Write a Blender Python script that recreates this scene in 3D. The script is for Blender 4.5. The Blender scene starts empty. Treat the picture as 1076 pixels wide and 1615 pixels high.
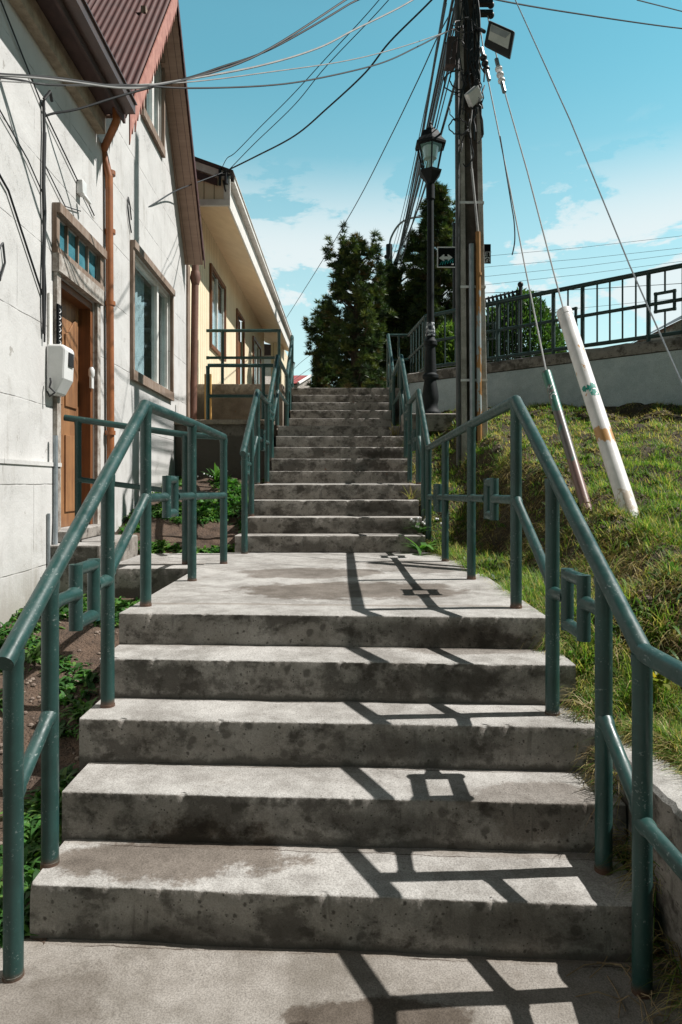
import bpy, math, random
import numpy as np
from mathutils import Vector, noise as mnoise
rnd = random.Random(11); rng = np.random.default_rng(7)
scene = bpy.context.scene
COL = scene.collection
# ------------------------------------------------------------------ camera, light, exposure
EYE = 1.53; F = 1077.0; VX = 545.0; VY = 762.0; W_, H_ = 1076.0, 1615.0
cd = bpy.data.cameras.new("camera"); cam = bpy.data.objects.new("camera", cd); COL.objects.link(cam)
cam.location = (0, 0, EYE); cam.rotation_euler = (math.pi / 2, 0, 0)
cd.sensor_width = 36.0; cd.lens = F / H_ * 36.0; cd.clip_start = 0.05; cd.clip_end = 3000
cd.shift_x = -(VX - W_ / 2) / H_; cd.shift_y = -(H_ / 2 - VY) / H_
scene.camera = cam
SUN = Vector((0.80, 0.048, 1.05)).normalized()
sl = bpy.data.lights.new("sun", 'SUN'); sl.energy = 5.0; sl.angle = math.radians(0.5); sl.color = (1.0, 0.968, 0.925)
so = bpy.data.objects.new("sun", sl); COL.objects.link(so); so.rotation_euler = SUN.to_track_quat('Z', 'Y').to_euler(); so.location = (8, 2, 14)
scene.view_settings.view_transform = 'Standard'; scene.view_settings.look = 'None'
scene.view_settings.exposure = 0.46; scene.view_settings.gamma = 1.0
scene.cycles.max_bounces = 6; scene.cycles.diffuse_bounces = 3; scene.cycles.glossy_bounces = 3
scene.cycles.transparent_max_bounces = 12

def L(nt, a, b): nt.links.new(a, b)
class NT:
    """small helper around a node tree"""
    def __init__(s, nt): s.nt = nt
    def n(s, t, **kw):
        nd = s.nt.nodes.new(t)
        for k, v in kw.items():
            if k == 'inp':
                for i, val in v.items():
                    if hasattr(val, 'is_output'): s.nt.links.new(val, nd.inputs[i])
                    else: nd.inputs[i].default_value = val
            else: setattr(nd, k, v)
        return nd
    def math(s, op, a, b=None, c=None, clamp=False):
        nd = s.nt.nodes.new('ShaderNodeMath'); nd.operation = op; nd.use_clamp = clamp
        for i, v in enumerate((a, b, c)):
            if v is None: continue
            if hasattr(v, 'is_output'): s.nt.links.new(v, nd.inputs[i])
            else: nd.inputs[i].default_value = v
        return nd.outputs[0]
    def noise(s, vec, scale, detail=4, rough=0.55, dist=0.0):
        nd = s.n('ShaderNodeTexNoise'); nd.inputs['Scale'].default_value = scale; nd.inputs['Detail'].default_value = detail
        nd.inputs['Roughness'].default_value = rough; nd.inputs['Distortion'].default_value = dist
        if vec is not None: s.nt.links.new(vec, nd.inputs['Vector'])
        return nd.outputs['Fac']
    def ramp(s, fac, lo, hi, a=0.0, b=1.0, smooth=True):
        nd = s.n('ShaderNodeMapRange'); nd.interpolation_type = 'SMOOTHSTEP' if smooth else 'LINEAR'
        s.nt.links.new(fac, nd.inputs[0])
        for i, v in enumerate((lo, hi, a, b)): nd.inputs[i + 1].default_value = v
        return nd.outputs[0]
    def mix(s, fac, a, b, mode='MIX'):
        nd = s.n('ShaderNodeMix', data_type='RGBA', blend_type=mode)
        for sock, v in ((nd.inputs[0], fac), (nd.inputs[6], a), (nd.inputs[7], b)):
            if hasattr(v, 'is_output'): s.nt.links.new(v, sock)
            elif isinstance(v, (int, float)): sock.default_value = v
            else: sock.default_value = (*v, 1) if len(v) == 3 else v
        return nd.outputs[2]
    def map(s, vec, scale=(1, 1, 1), loc=(0, 0, 0)):
        nd = s.n('ShaderNodeMapping'); nd.inputs['Scale'].default_value = scale; nd.inputs['Location'].default_value = loc
        s.nt.links.new(vec, nd.inputs['Vector']); return nd.outputs[0]
    def bump(s, h, strength, dist=0.01):
        nd = s.n('ShaderNodeBump'); nd.inputs['Strength'].default_value = strength; nd.inputs['Distance'].default_value = dist
        s.nt.links.new(h, nd.inputs['Height']); return nd.outputs[0]

# sky
world = bpy.data.worlds.new("World"); scene.world = world; world.use_nodes = True
wt = world.node_tree; wt.nodes.clear(); K = NT(wt)
sky = K.n('ShaderNodeTexSky', sky_type='NISHITA'); sky.sun_disc = False
sky.sun_elevation = math.asin(SUN.z); sky.sun_rotation = math.atan2(SUN.x, SUN.y)
sky.air_density = 1.0; sky.dust_density = 0.15; sky.ozone_density = 1.0; sky.altitude = 50
tc = K.n('ShaderNodeTexCoord'); sep = K.n('ShaderNodeSeparateXYZ'); L(wt, tc.outputs['Generated'], sep.inputs[0])
teal = K.mix(1.0, sky.outputs[0], (1.02, 2.15, 1.62), 'MULTIPLY')
zen = K.ramp(sep.outputs[2], 0.56, 0.74, 1.0, 0.09)             # deep clear zenith
north = K.ramp(sep.outputs[1], -0.25, 0.25)                      # clouds stand in the north only
teal = K.mix(K.ramp(sep.outputs[1], 0.15, 0.62, 1.0, 0.0), teal, K.mix(1.0, teal, (0.32, 0.21, 0.20), 'MULTIPLY'))
zc = K.math('ADD', sep.outputs[2], 0.10)
comb = K.n('ShaderNodeCombineXYZ')
L(wt, K.math('DIVIDE', sep.outputs[0], zc), comb.inputs[0]); L(wt, K.math('DIVIDE', sep.outputs[1], zc), comb.inputs[1])
cn = K.noise(K.map(comb.outputs[0], (1.5, 1.0, 1), (3.1, 1.7, 0)), 1.15, 8, 0.6, 0.25)
cn2 = K.noise(K.map(tc.outputs['Generated'], (1.0, 1.0, 2.6), (2.0, 0.4, 1.1)), 5.2, 8, 0.62, 0.2)
band = K.math('MULTIPLY', K.ramp(sep.outputs[2], 0.47, 0.31), K.ramp(sep.outputs[2], 0.0, 0.12))
cloud = K.math('MULTIPLY', K.ramp(cn2, 0.43, 0.52), band)
wisp = K.math('MULTIPLY', K.ramp(cn, 0.55, 0.74, 0, .5), K.ramp(sep.outputs[2], 0.62, 0.35))
veil = K.ramp(sep.outputs[2], 0.54, 0.10, 0.04, 0.72)
cm = K.math('MULTIPLY', K.math('MAXIMUM', K.math('MAXIMUM', cloud, wisp), veil), north)
skyc = K.mix(K.math('MULTIPLY', cm, 0.92), teal, (8.2, 8.9, 9.0))
skyc = K.mix(1.0, skyc, zen, 'MULTIPLY')
bg = K.n('ShaderNodeBackground'); bg.inputs['Strength'].default_value = 0.075
L(wt, skyc, bg.inputs['Color']); wo = K.n('ShaderNodeOutputWorld'); L(wt, bg.outputs[0], wo.inputs[0])

# ------------------------------------------------------------------ materials
def newmat(name, rough=0.8, metal=0.0):
    m = bpy.data.materials.new(name); m.use_nodes = True; nt = m.node_tree; nt.nodes.clear(); k = NT(nt)
    b = k.n('ShaderNodeBsdfPrincipled'); b.inputs['Roughness'].default_value = rough; b.inputs['Metallic'].default_value = metal
    o = k.n('ShaderNodeOutputMaterial'); L(nt, b.outputs[0], o.inputs[0])
    tcn = k.n('ShaderNodeTexCoord')
    return m, k, b, tcn
def simple(name, c1, c2=None, scale=6, rough=0.75, metal=0.0, bump=0.15, bdist=0.004, fine=90, spec=0.5, lo=0.35, hi=0.65):
    m, k, b, t = newmat(name, rough, metal); ob = t.outputs['Object']; nt = k.nt
    n1 = k.noise(ob, scale, 5, 0.6); n2 = k.noise(ob, fine, 3, 0.6)
    f = k.ramp(k.math('ADD', k.math('MULTIPLY', n1, 0.75), k.math('MULTIPLY', n2, 0.25)), lo, hi)
    L(nt, k.mix(f, c1, c2 or tuple(x * 0.75 for x in c1)), b.inputs['Base Color'])
    b.inputs['Specular IOR Level'].default_value = spec
    if bump: L(nt, k.bump(k.math('ADD', n1, n2), bump, bdist), b.inputs['Normal'])
    return m

def concrete(name, lo=(0.27, 0.255, 0.235), hi=(0.50, 0.485, 0.46), stain_shade=1.0, spots=(), riser=True):
    m, k, b, t = newmat(name, 0.9); nt = k.nt
    geo = k.n('ShaderNodeNewGeometry'); p = geo.outputs['Position']
    sepn = k.n('ShaderNodeSeparateXYZ'); L(nt, geo.outputs['True Normal'], sepn.inputs[0])
    big = k.noise(p, 2.6, 6, 0.62, 0.3); mid = k.noise(p, 11, 6, 0.62); fine = k.noise(p, 170, 3, 0.7); grit = k.noise(p, 60, 4, 0.7)
    c = k.mix(k.ramp(k.math('ADD', k.math('MULTIPLY', big, 0.6), k.math('MULTIPLY', mid, 0.4)), 0.34, 0.66), lo, hi)
    c = k.mix(k.ramp(fine, 0.36, 0.62, 0.0, 1.0), k.mix(1.0, c, (0.66, 0.655, 0.65), 'MULTIPLY'), c)
    c = k.mix(k.ramp(grit, 0.61, 0.70, 0.0, 0.6), c, (0.12, 0.11, 0.1)); c = k.mix(k.ramp(k.noise(k.map(p, (1, 1, 1), (2, 2, 2)), 95, 2, .6), .66, .72, 0, .7), c, (0.09, 0.08, 0.07))
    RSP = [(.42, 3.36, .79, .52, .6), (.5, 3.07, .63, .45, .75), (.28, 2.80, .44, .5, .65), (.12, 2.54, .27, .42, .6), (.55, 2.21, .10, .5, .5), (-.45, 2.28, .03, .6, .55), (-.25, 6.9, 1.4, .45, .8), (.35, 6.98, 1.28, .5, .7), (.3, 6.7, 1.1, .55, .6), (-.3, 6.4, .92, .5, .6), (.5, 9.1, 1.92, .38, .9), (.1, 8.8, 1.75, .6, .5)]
    if riser:
        rv = k.n('ShaderNodeAttribute', attribute_name='rv').outputs['Fac']; dn = k.n('ShaderNodeAttribute', attribute_name='dn').outputs['Fac']
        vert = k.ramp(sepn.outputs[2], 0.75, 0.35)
        vm = k.map(p, (1, 1, 1.25), (4, 2, 0))
        s1 = k.noise(vm, 3.4, 8, 0.72, 0.1); s1b = k.noise(k.map(p, (1, 1, 1.1), (2, 8, 5)), 9, 6, .65)
        def spots_(scale, r0, r1, mask_lo, off):
            v = k.n('ShaderNodeTexVoronoi'); v.inputs['Scale'].default_value = scale
            wv = k.n('ShaderNodeVectorMath', operation='ADD'); L(nt, k.map(p, (1, .35, 1), off), wv.inputs[0])
            nw = k.n('ShaderNodeTexNoise'); nw.inputs['Scale'].default_value = scale * 1.6; L(nt, p, nw.inputs['Vector'])
            sw = k.n('ShaderNodeVectorMath', operation='SCALE'); L(nt, nw.outputs['Color'], sw.inputs[0]); sw.inputs['Scale'].default_value = .5 / scale; L(nt, sw.outputs[0], wv.inputs[1]); L(nt, wv.outputs[0], v.inputs['Vector'])
            sc_ = k.n('ShaderNodeSeparateColor'); L(nt, v.outputs['Color'], sc_.inputs[0])
            return k.math('MULTIPLY', k.ramp(v.outputs['Distance'], r0, r1), k.ramp(sc_.outputs[0], mask_lo, mask_lo + .12))
        soft = k.math('ADD', k.ramp(s1, 0.46, 0.58, 0, .80), k.ramp(s1b, .51, .66, 0, .42), clamp=True)
        sp1 = spots_(13, .34, .16, .66, (3, 1, 2)); sp2 = spots_(34, .34, .14, .70, (1, 5, 2)); sp3 = spots_(90, .36, .2, .80, (0, 2, 7))
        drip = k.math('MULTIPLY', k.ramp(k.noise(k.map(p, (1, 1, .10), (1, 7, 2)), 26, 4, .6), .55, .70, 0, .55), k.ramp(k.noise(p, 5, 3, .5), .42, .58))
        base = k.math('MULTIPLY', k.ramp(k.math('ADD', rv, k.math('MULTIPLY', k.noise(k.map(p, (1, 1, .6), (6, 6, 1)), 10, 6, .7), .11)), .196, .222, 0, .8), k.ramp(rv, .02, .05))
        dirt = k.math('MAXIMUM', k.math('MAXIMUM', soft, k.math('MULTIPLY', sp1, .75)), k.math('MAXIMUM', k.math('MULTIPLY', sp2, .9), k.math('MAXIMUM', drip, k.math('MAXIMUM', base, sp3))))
        c = k.mix(k.math('MULTIPLY', vert, 0.58 * stain_shade, clamp=True), c, (0.225, 0.195, 0.165))  # upright faces toned down: dirt, plus riser shade deepened in the colour
        c = k.mix(k.math('MULTIPLY', k.math('MULTIPLY', dirt, vert), 0.86 * stain_shade, clamp=True), c, (0.040, 0.034, 0.028))
        wr = k.noise(p, 8, 7, .7)
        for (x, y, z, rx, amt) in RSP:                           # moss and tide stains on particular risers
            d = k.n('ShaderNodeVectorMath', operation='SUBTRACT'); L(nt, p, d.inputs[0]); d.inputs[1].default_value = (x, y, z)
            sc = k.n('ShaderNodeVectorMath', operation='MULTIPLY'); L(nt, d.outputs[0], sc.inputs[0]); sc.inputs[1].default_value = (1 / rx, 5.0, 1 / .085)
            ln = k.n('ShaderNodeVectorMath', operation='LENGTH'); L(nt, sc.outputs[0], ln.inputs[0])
            f = k.ramp(k.math('ADD', ln.outputs['Value'], k.math('MULTIPLY', wr, 2.4)), 2.25, 1.45, 0, amt * stain_shade)
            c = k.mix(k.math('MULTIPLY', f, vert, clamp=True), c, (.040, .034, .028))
        rust = k.math('MULTIPLY', spots_(5, .10, .04, .80, (5, 5, 5)), vert); c = k.mix(k.math('MULTIPLY', rust, .7), c, (.16, .06, .025))
        horiz = k.math('SUBTRACT', 1.0, vert)
        cw = k.math('ADD', dn, k.math('MULTIPLY', k.math('SUBTRACT', k.noise(p, 7, 6, .7), .5), .045))
        crack = k.math('MULTIPLY', k.ramp(k.math('ABSOLUTE', k.math('SUBTRACT', cw, .262)), .0035, .0015), k.ramp(k.noise(k.map(p, (1, 1, 1), (3, 9, 1)), 2.4, 3, .5), .44, .52))
        c = k.mix(k.math('MULTIPLY', k.math('MULTIPLY', crack, horiz), .9, clamp=True), c, (.05, .04, .033))
        seam_d = k.math('MULTIPLY', k.ramp(cw, .245, .285, 0, .45), k.ramp(dn, .32, .30)); c = k.mix(k.math('MULTIPLY', seam_d, horiz), c, (.16, .125, .095))
    flat_st = k.noise(k.map(p, (1, 1, 1), (7, 3, 1)), 3.1, 6, 0.65, 0.4)
    c = k.mix(k.ramp(flat_st, 0.60, 0.74, 0, 0.38 * stain_shade), c, (0.17, 0.14, 0.11))
    wob = k.noise(p, 6, 5, 0.6)
    for (x, y, z, rx, ry, amt) in spots:                       # damp patches where they lie
        d = k.n('ShaderNodeVectorMath', operation='SUBTRACT'); L(nt, p, d.inputs[0]); d.inputs[1].default_value = (x, y, z)
        sc = k.n('ShaderNodeVectorMath', operation='MULTIPLY'); L(nt, d.outputs[0], sc.inputs[0]); sc.inputs[1].default_value = (1 / rx, 1 / ry, 1 / 0.14)
        ln = k.n('ShaderNodeVectorMath', operation='LENGTH'); L(nt, sc.outputs[0], ln.inputs[0])
        f = k.ramp(k.math('ADD', ln.outputs['Value'], k.math('MULTIPLY', k.math('ADD', wob, k.math('MULTIPLY', grit, .35)), 1.5)), 2.22, 1.92, 0, amt)
        c = k.mix(f, c, k.mix(1.0, c, (0.36, 0.31, 0.27), 'MULTIPLY'))
    L(nt, c, b.inputs['Base Color'])
    h = k.math('ADD', k.math('MULTIPLY', fine, 0.5), k.math('ADD', grit, k.math('MULTIPLY', mid, 1.5)))
    L(nt, k.bump(h, 0.55, 0.006), b.inputs['Normal']); b.inputs['Specular IOR Level'].default_value = 0.25
    return m
SPOTS = [(-0.62, 2.46, 0.18, 0.40, 0.13, 0.9), (0.05, 4.2, 0.875, 0.66, 0.32, 0.85), (-0.25, 5.0, 0.875, 0.5, 0.26, 0.75), (0.5, 5.4, .875, .3, .4, .5),
         (0.62, 3.0, 0.36, 0.32, 0.10, 0.75), (0.60, 3.32, .695, .33, .08, .6), (0.1, 1.95, 0.0, 0.26, 0.07, 0.9), (-0.16, 1.86, 0, 0.16, 0.06, 0.9), (-.35, 1.84, 0, .12, .05, .8), (0.72, 2.55, .36, .25, .12, .6), (-.9, 1.95, 0, .2, .2, .4)]
M_CONC = concrete("stained concrete", spots=SPOTS)
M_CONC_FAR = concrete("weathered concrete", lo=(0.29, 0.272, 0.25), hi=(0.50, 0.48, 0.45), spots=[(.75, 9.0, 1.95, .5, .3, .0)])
M_CONC_BROWN = concrete("brown concrete", lo=(0.20, 0.155, 0.11), hi=(0.42, 0.35, 0.27), stain_shade=0.55)
M_CONC_DARK = concrete("dark wall concrete", lo=(0.06, 0.05, 0.04), hi=(0.15, 0.12, 0.1), stain_shade=0.9)  # much darker tone for the lower terrace wall

def paint(name, base, chip=(0.26, 0.30, 0.29), rust=False, rough=0.36):
    m, k, b, t = newmat(name, rough); nt = k.nt; geo = k.n('ShaderNodeNewGeometry'); p = geo.outputs['Position']
    n1 = k.noise(p, 5, 5, 0.6); n2 = k.noise(p, 60, 4, 0.65); n3 = k.noise(k.map(p, (1, .35, 1)), 130, 3, 0.6); n4 = k.noise(p, 14, 5, .7)
    c = k.mix(k.ramp(n1, 0.3, 0.7), base, tuple(x * 1.5 for x in base))
    c = k.mix(k.ramp(n2, 0.56, 0.70, 0, 0.35), c, tuple(min(1, x * 2.4) for x in base))
    c = k.mix(k.math('MULTIPLY', k.ramp(n4, .50, .62), k.ramp(n3, 0.585, 0.66, 0, 0.6)), c, chip)
    rs = k.noise(k.map(p, (1, 1, 1), (4, 4, 4)), 34, 6, .7); c = k.mix(k.ramp(rs, .70, .73, 0, .8), c, (0.13, 0.06, 0.035))
    if rust:
        sg = k.n('ShaderNodeSeparateXYZ'); L(nt, t.outputs['Generated'], sg.inputs[0])
        r = k.ramp(k.math('ADD', sg.outputs[2], k.math('MULTIPLY', n4, 0.06)), 0.085, 0.05)
        c = k.mix(k.math('MULTIPLY', r, 0.85), c, (0.11, 0.05, 0.03))
    L(nt, c, b.inputs['Base Color'])
    L(nt, k.ramp(n4, 0.3, 0.7, rough - 0.06, rough + 0.22), b.inputs['Roughness'])
    L(nt, k.bump(k.math('ADD', n2, n4), 0.14, 0.003), b.inputs['Normal'])
    return m
GREEN = (0.012, 0.040, 0.036)
M_RAIL = paint("worn green paint", GREEN); M_POST = paint("worn green post paint", GREEN, rust=True)
M_FENCE = paint("dark green fence paint", (0.011, 0.032, 0.030), rough=0.45)
M_LAMP = simple("black lamp iron", (0.007, 0.010, 0.011), (0.016, 0.019, 0.02), 8, 0.65, bump=0.1, spec=.2)
M_BLACKIRON = simple("black iron", (0.01, 0.011, 0.012), rough=0.5)

def whitewall():
    m, k, b, t = newmat("white painted panels", 0.8); nt = k.nt; geo = k.n('ShaderNodeNewGeometry'); p = geo.outputs['Position']
    s = k.n('ShaderNodeSeparateXYZ'); L(nt, p, s.inputs[0]); y, z = s.outputs[1], s.outputs[2]
    wob = k.noise(p, 3, 5, .6)
    def seam(coord, period, off, w):
        v = k.math('ADD', k.math('ADD', coord, off), k.math('MULTIPLY', wob, 0.02))
        fr = k.math('FRACT', k.math('DIVIDE', v, period))
        d = k.math('MULTIPLY', k.math('MINIMUM', fr, k.math('SUBTRACT', 1.0, fr)), period)
        return k.ramp(d, w, w * 0.35)
    n1 = k.noise(p, 2.2, 6, .62, .3); n2 = k.noise(k.map(p, (1, 1, .3)), 9, 6, .66); n3 = k.noise(p, 70, 3, .6); brk = k.noise(p, 4.5, 3, .6)
    row = k.math('FLOOR', k.math('DIVIDE', k.math('ADD', z, 0.3), 0.61))
    ysh = k.math('ADD', y, k.math('MULTIPLY', row, 0.47))
    c = k.mix(k.ramp(n1, .3, .7), (0.585, 0.575, 0.56), (0.50, 0.49, 0.475))
    c = k.mix(k.ramp(n2, .56, .76, 0, .38), c, (0.34, 0.325, 0.30))
    c = k.mix(k.ramp(n3, .62, .75, 0, .3), c, (0.4, 0.38, 0.36))
    s1 = k.math('MULTIPLY', seam(z, 0.61, 0.3, 0.006), k.ramp(brk, .38, .55, 0.15, 1)); s2 = k.math('MULTIPLY', seam(ysh, 1.22, .2, 0.005), k.ramp(brk, .45, .6, .0, 0.8))
    sm = k.math('MAXIMUM', s1, s2)
    c = k.mix(k.math('MULTIPLY', sm, .62), c, (0.14, 0.13, 0.12))
    stk = k.noise(k.map(p, (1, 1, .07), (2, 2, 0)), 7, 5, .65); c = k.mix(k.math('MULTIPLY', k.ramp(stk, .54, .70, 0, .5), k.ramp(n1, .42, .6)), c, (.30, .275, .24))
    peel = k.noise(k.map(p, (1, 1, 1), (8, 1, 3)), 5, 8, .72); c = k.mix(k.ramp(peel, .655, .675, 0, .75), c, (.27, .25, .225))
    grime = k.ramp(k.math('ADD', z, k.math('MULTIPLY', n2, .5)), 1.25, .85, 0, .6); c = k.mix(grime, c, (.22, .19, .15))
    crk = k.noise(k.map(p, (1, 1, 1), (5, 5, 5)), 1.6, 8, .7, 1.2)
    line = k.ramp(k.math('ABSOLUTE', k.math('SUBTRACT', crk, .5)), .006, .0015, 0, .6)
    c = k.mix(k.math('MULTIPLY', line, k.ramp(n1, .5, .62)), c, (0.2, 0.19, 0.18))
    L(nt, c, b.inputs['Base Color'])
    h = k.math('SUBTRACT', k.math('ADD', k.math('MULTIPLY', n1, 1.2), k.math('MULTIPLY', n3, .15)), k.math('MULTIPLY', sm, .6))
    L(nt, k.bump(h, 0.5, 0.02), b.inputs['Normal']); b.inputs['Specular IOR Level'].default_value = .3
    return m
M_WHITE = whitewall()
def yellowwall():
    m, k, b, t = newmat("cream board cladding", 0.75); nt = k.nt; geo = k.n('ShaderNodeNewGeometry'); p = geo.outputs['Position']
    s = k.n('ShaderNodeSeparateXYZ'); L(nt, p, s.inputs[0])
    fr = k.math('FRACT', k.math('DIVIDE', k.math('ADD', s.outputs[1], s.outputs[0]), 0.16))
    d = k.math('MINIMUM', fr, k.math('SUBTRACT', 1.0, fr)); g = k.ramp(d, .08, .03)
    n1 = k.noise(p, 3, 5, .6); bi = k.noise(k.map(p, (6.25, 6.25, .05)), 1.0, 1, .5)
    c = k.mix(k.ramp(n1, .3, .7), (0.80, 0.70, 0.51), (0.73, 0.62, 0.43)); c = k.mix(k.ramp(bi, .4, .6, 0, .35), c, (0.66, 0.55, 0.37))
    c = k.mix(k.math('MULTIPLY', g, .7), c, (0.24, 0.17, 0.09))
    L(nt, c, b.inputs['Base Color']); L(nt, k.bump(k.math('SUBTRACT', 1.0, g), .6, .012), b.inputs['Normal'])
    return m
M_YELLOW = yellowwall()
def plank(name, c1, c2, axis=1, period=0.14, rough=.75, gap=(0.05, .03, .02)):
    m, k, b, t = newmat(name, rough); nt = k.nt; geo = k.n('ShaderNodeNewGeometry'); p = geo.outputs['Position']
    s = k.n('ShaderNodeSeparateXYZ'); L(nt, p, s.inputs[0])
    sc = [3, 3, 3]; lng = {0: (30, 30, 1.5), 1: (2, 30, 30), 2: (30, 2, 30)}[axis]
    g1 = k.noise(k.map(p, lng), 1.0, 5, .65, .4); n1 = k.noise(p, 4, 5, .6)
    c = k.mix(k.ramp(k.math('ADD', k.math('MULTIPLY', g1, .6), k.math('MULTIPLY', n1, .4)), .35, .65), c1, c2)
    if period:
        fr = k.math('FRACT', k.math('DIVIDE', s.outputs[0 if axis == 0 else (0 if axis == 1 else 2)], period)); d = k.math('MINIMUM', fr, k.math('SUBTRACT', 1.0, fr))
        c = k.mix(k.ramp(d, .05, .02, 0, .8), c, gap)
    L(nt, c, b.inputs['Base Color']); L(nt, k.bump(g1, .3, .004), b.inputs['Normal'])
    return m
M_DOOR = plank("varnished door wood", (0.34, 0.17, 0.075), (0.18, 0.085, 0.042), 0, 0, .5)
M_JAMB = plank("dark jamb wood", (0.20, 0.075, 0.025), (0.11, 0.042, 0.018), 0, 0, .5)
M_FRAME = plank("weathered frame wood", (0.16, 0.10, 0.065), (0.30, 0.235, 0.19), 0, 0, .8)
M_TRIM = simple("flaking pale trim", (0.45, 0.42, 0.38), (0.2, 0.16, 0.13), 12, .8, bump=.3)
M_BEAM = simple("flaking beige board", (0.43, 0.35, 0.26), (0.25, 0.2, 0.15), 10, .85, bump=.3)
M_SOFFIT = simple("brown soffit board", (0.30, 0.205, 0.16), (0.22, 0.15, 0.115), 5, .8)
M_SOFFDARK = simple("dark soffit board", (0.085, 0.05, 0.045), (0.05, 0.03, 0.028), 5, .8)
M_ROOF = simple("red brown roof sheet", (0.105, 0.042, 0.038), (0.068, 0.030, 0.028), 4, .6, bump=.2)
M_ROOFEDGE = simple("sunlit red flashing", (0.50, 0.24, 0.185), (0.34, 0.14, 0.11), 9, .65)  # lighter than the roof sheet: sunlight on the flashing put into its colour
M_REDROOF = simple("bright red roof sheet", (0.34, 0.06, 0.05), (0.25, 0.045, 0.04), 3, .5)
M_COPPER = simple("rust orange pipe paint", (0.33, 0.115, 0.035), (0.22, 0.075, 0.025), 5, .5)
M_BROWNPIPE = simple("brown pipe paint", (0.20, 0.10, 0.07), (0.14, 0.07, 0.05), 5, .55)
M_GUTTER = simple("brown gutter", (0.10, 0.06, 0.05), (0.07, 0.045, 0.04), 5, .45)
M_WHITEPAINT = simple("white trim paint", (0.78, 0.76, 0.72), (0.62, 0.6, 0.56), 7, .6)
M_CREAM = simple("cream soffit paint", (0.86, 0.70, 0.50), (0.78, 0.62, 0.43), 4, .7)
M_PLASTIC = simple("pale grey plastic", (0.70, 0.70, 0.69), (0.62, 0.62, 0.61), 8, .4, bump=.03)
M_BLACK = simple("black rubber", (0.012, 0.012, 0.013), (0.02, 0.02, 0.022), 8, .55, bump=.05)
M_WIRE = simple("dark cable sheath", (0.012, 0.014, 0.016), (0.02, 0.022, 0.025), 8, .5, bump=0)
M_WIREW = simple("pale cable sheath", (0.42, 0.42, 0.41), (0.3, 0.3, 0.3), 8, .5, bump=0)
M_STEEL = simple("galvanised steel", (0.34, 0.37, 0.39), (0.24, 0.27, 0.29), 10, .45, .35, bump=.1)
M_POLE = concrete("dark pole concrete", lo=(0.07, 0.058, 0.047), hi=(0.15, 0.13, 0.11), stain_shade=.5, riser=False)
M_POLELIT = concrete("lit pole concrete", lo=(0.30, 0.285, 0.255), hi=(0.58, 0.55, 0.51), stain_shade=.9, riser=False)  # lit copy of the pole concrete: light on the flanges put into colour
M_GREYWALL = concrete("blue grey painted render", lo=(0.46, 0.54, 0.57), hi=(0.60, 0.68, 0.70), stain_shade=.35, riser=False)
M_SOIL = simple("bare soil", (0.13, 0.085, 0.058), (0.06, 0.04, 0.028), 9, .95, bump=1.0, bdist=.03, fine=60)
M_BANK = simple("grassy soil", (0.085, 0.065, 0.035), (0.035, 0.026, 0.016), 5, .95, bump=1.0, bdist=.03, fine=50)
M_FLOOR = concrete("dirty walk concrete", lo=(0.20, 0.18, 0.155), hi=(0.36, 0.335, 0.305), stain_shade=1.3, spots=SPOTS)
def two_tone(name, base, patches, rough=.4):
    m, k, b, t = newmat(name, rough); nt = k.nt; geo = k.n('ShaderNodeNewGeometry'); p = geo.outputs['Position']
    n1 = k.noise(p, 8, 5, .6); c = k.mix(k.ramp(n1, .3, .7), base, tuple(x * .8 for x in base))
    s = k.n('ShaderNodeSeparateXYZ'); L(nt, p, s.inputs[0]); wob = k.noise(p, 25, 5, .65)
    for (z0, z1, colr, thr) in patches:
        zz = k.math('ADD', s.outputs[2], k.math('MULTIPLY', k.math('SUBTRACT', wob, .5), .12))
        f = k.math('MULTIPLY', k.ramp(zz, z0, z0 + .015), k.ramp(zz, z1, z1 - .015))
        if thr: f = k.math('MULTIPLY', f, k.ramp(k.noise(k.map(p, (1, 1, .4), (z0, 1, 0)), 14, 4, .6), thr, thr + .03))
        c = k.mix(f, c, colr)
    L(nt, c, b.inputs['Base Color']); L(nt, k.bump(wob, .08, .003), b.inputs['Normal'])
    return m
M_WTUBE = two_tone("white guard paint", (0.82, 0.80, 0.78), [(1.83, 1.94, (0.50, 0.27, 0.10), 0), (2.2, 3.0, (0.5, .27, .1), .62), (1.2, 1.5, (0.5, 0.42, 0.34), .5)])
M_GTUBE = two_tone("chipped grey guard paint", (0.15, 0.135, 0.125), [(2.1, 2.6, (0.05, 0.17, 0.13), .42), (1.2, 1.72, (0.20, 0.125, 0.11), .0), (1.7, 2.05, (0.06, .17, .14), .6)])
M_OPIPE = two_tone("orange conduit paint", (0.36, 0.18, 0.055), [(3.0, 3.75, (0.30, 0.36, 0.38), .47), (2.2, 3.0, (.32, .37, .38), .53)], .5)
def foliage(name, transl=.35, rough=.55):
    m = bpy.data.materials.new(name); m.use_nodes = True; nt = m.node_tree; nt.nodes.clear(); k = NT(nt)
    a = k.n('ShaderNodeAttribute', attribute_name='Col')
    b = k.n('ShaderNodeBsdfPrincipled'); b.inputs['Roughness'].default_value = rough; b.inputs['Specular IOR Level'].default_value = .35
    tr = k.n('ShaderNodeBsdfTranslucent'); mx = k.n('ShaderNodeMixShader'); mx.inputs[0].default_value = transl
    L(nt, a.outputs['Color'], b.inputs['Base Color'])
    tcol = k.mix(1.0, a.outputs['Color'], (1.3, 1.5, .7), 'MULTIPLY'); L(nt, tcol, tr.inputs['Color'])
    L(nt, b.outputs[0], mx.inputs[1]); L(nt, tr.outputs[0], mx.inputs[2])
    o = k.n('ShaderNodeOutputMaterial'); L(nt, mx.outputs[0], o.inputs[0]); return m
M_LEAF = foliage("leaf", .4); M_GRASS = foliage("grass blade", .4); M_NEEDLE = foliage("conifer needle", .15)
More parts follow.
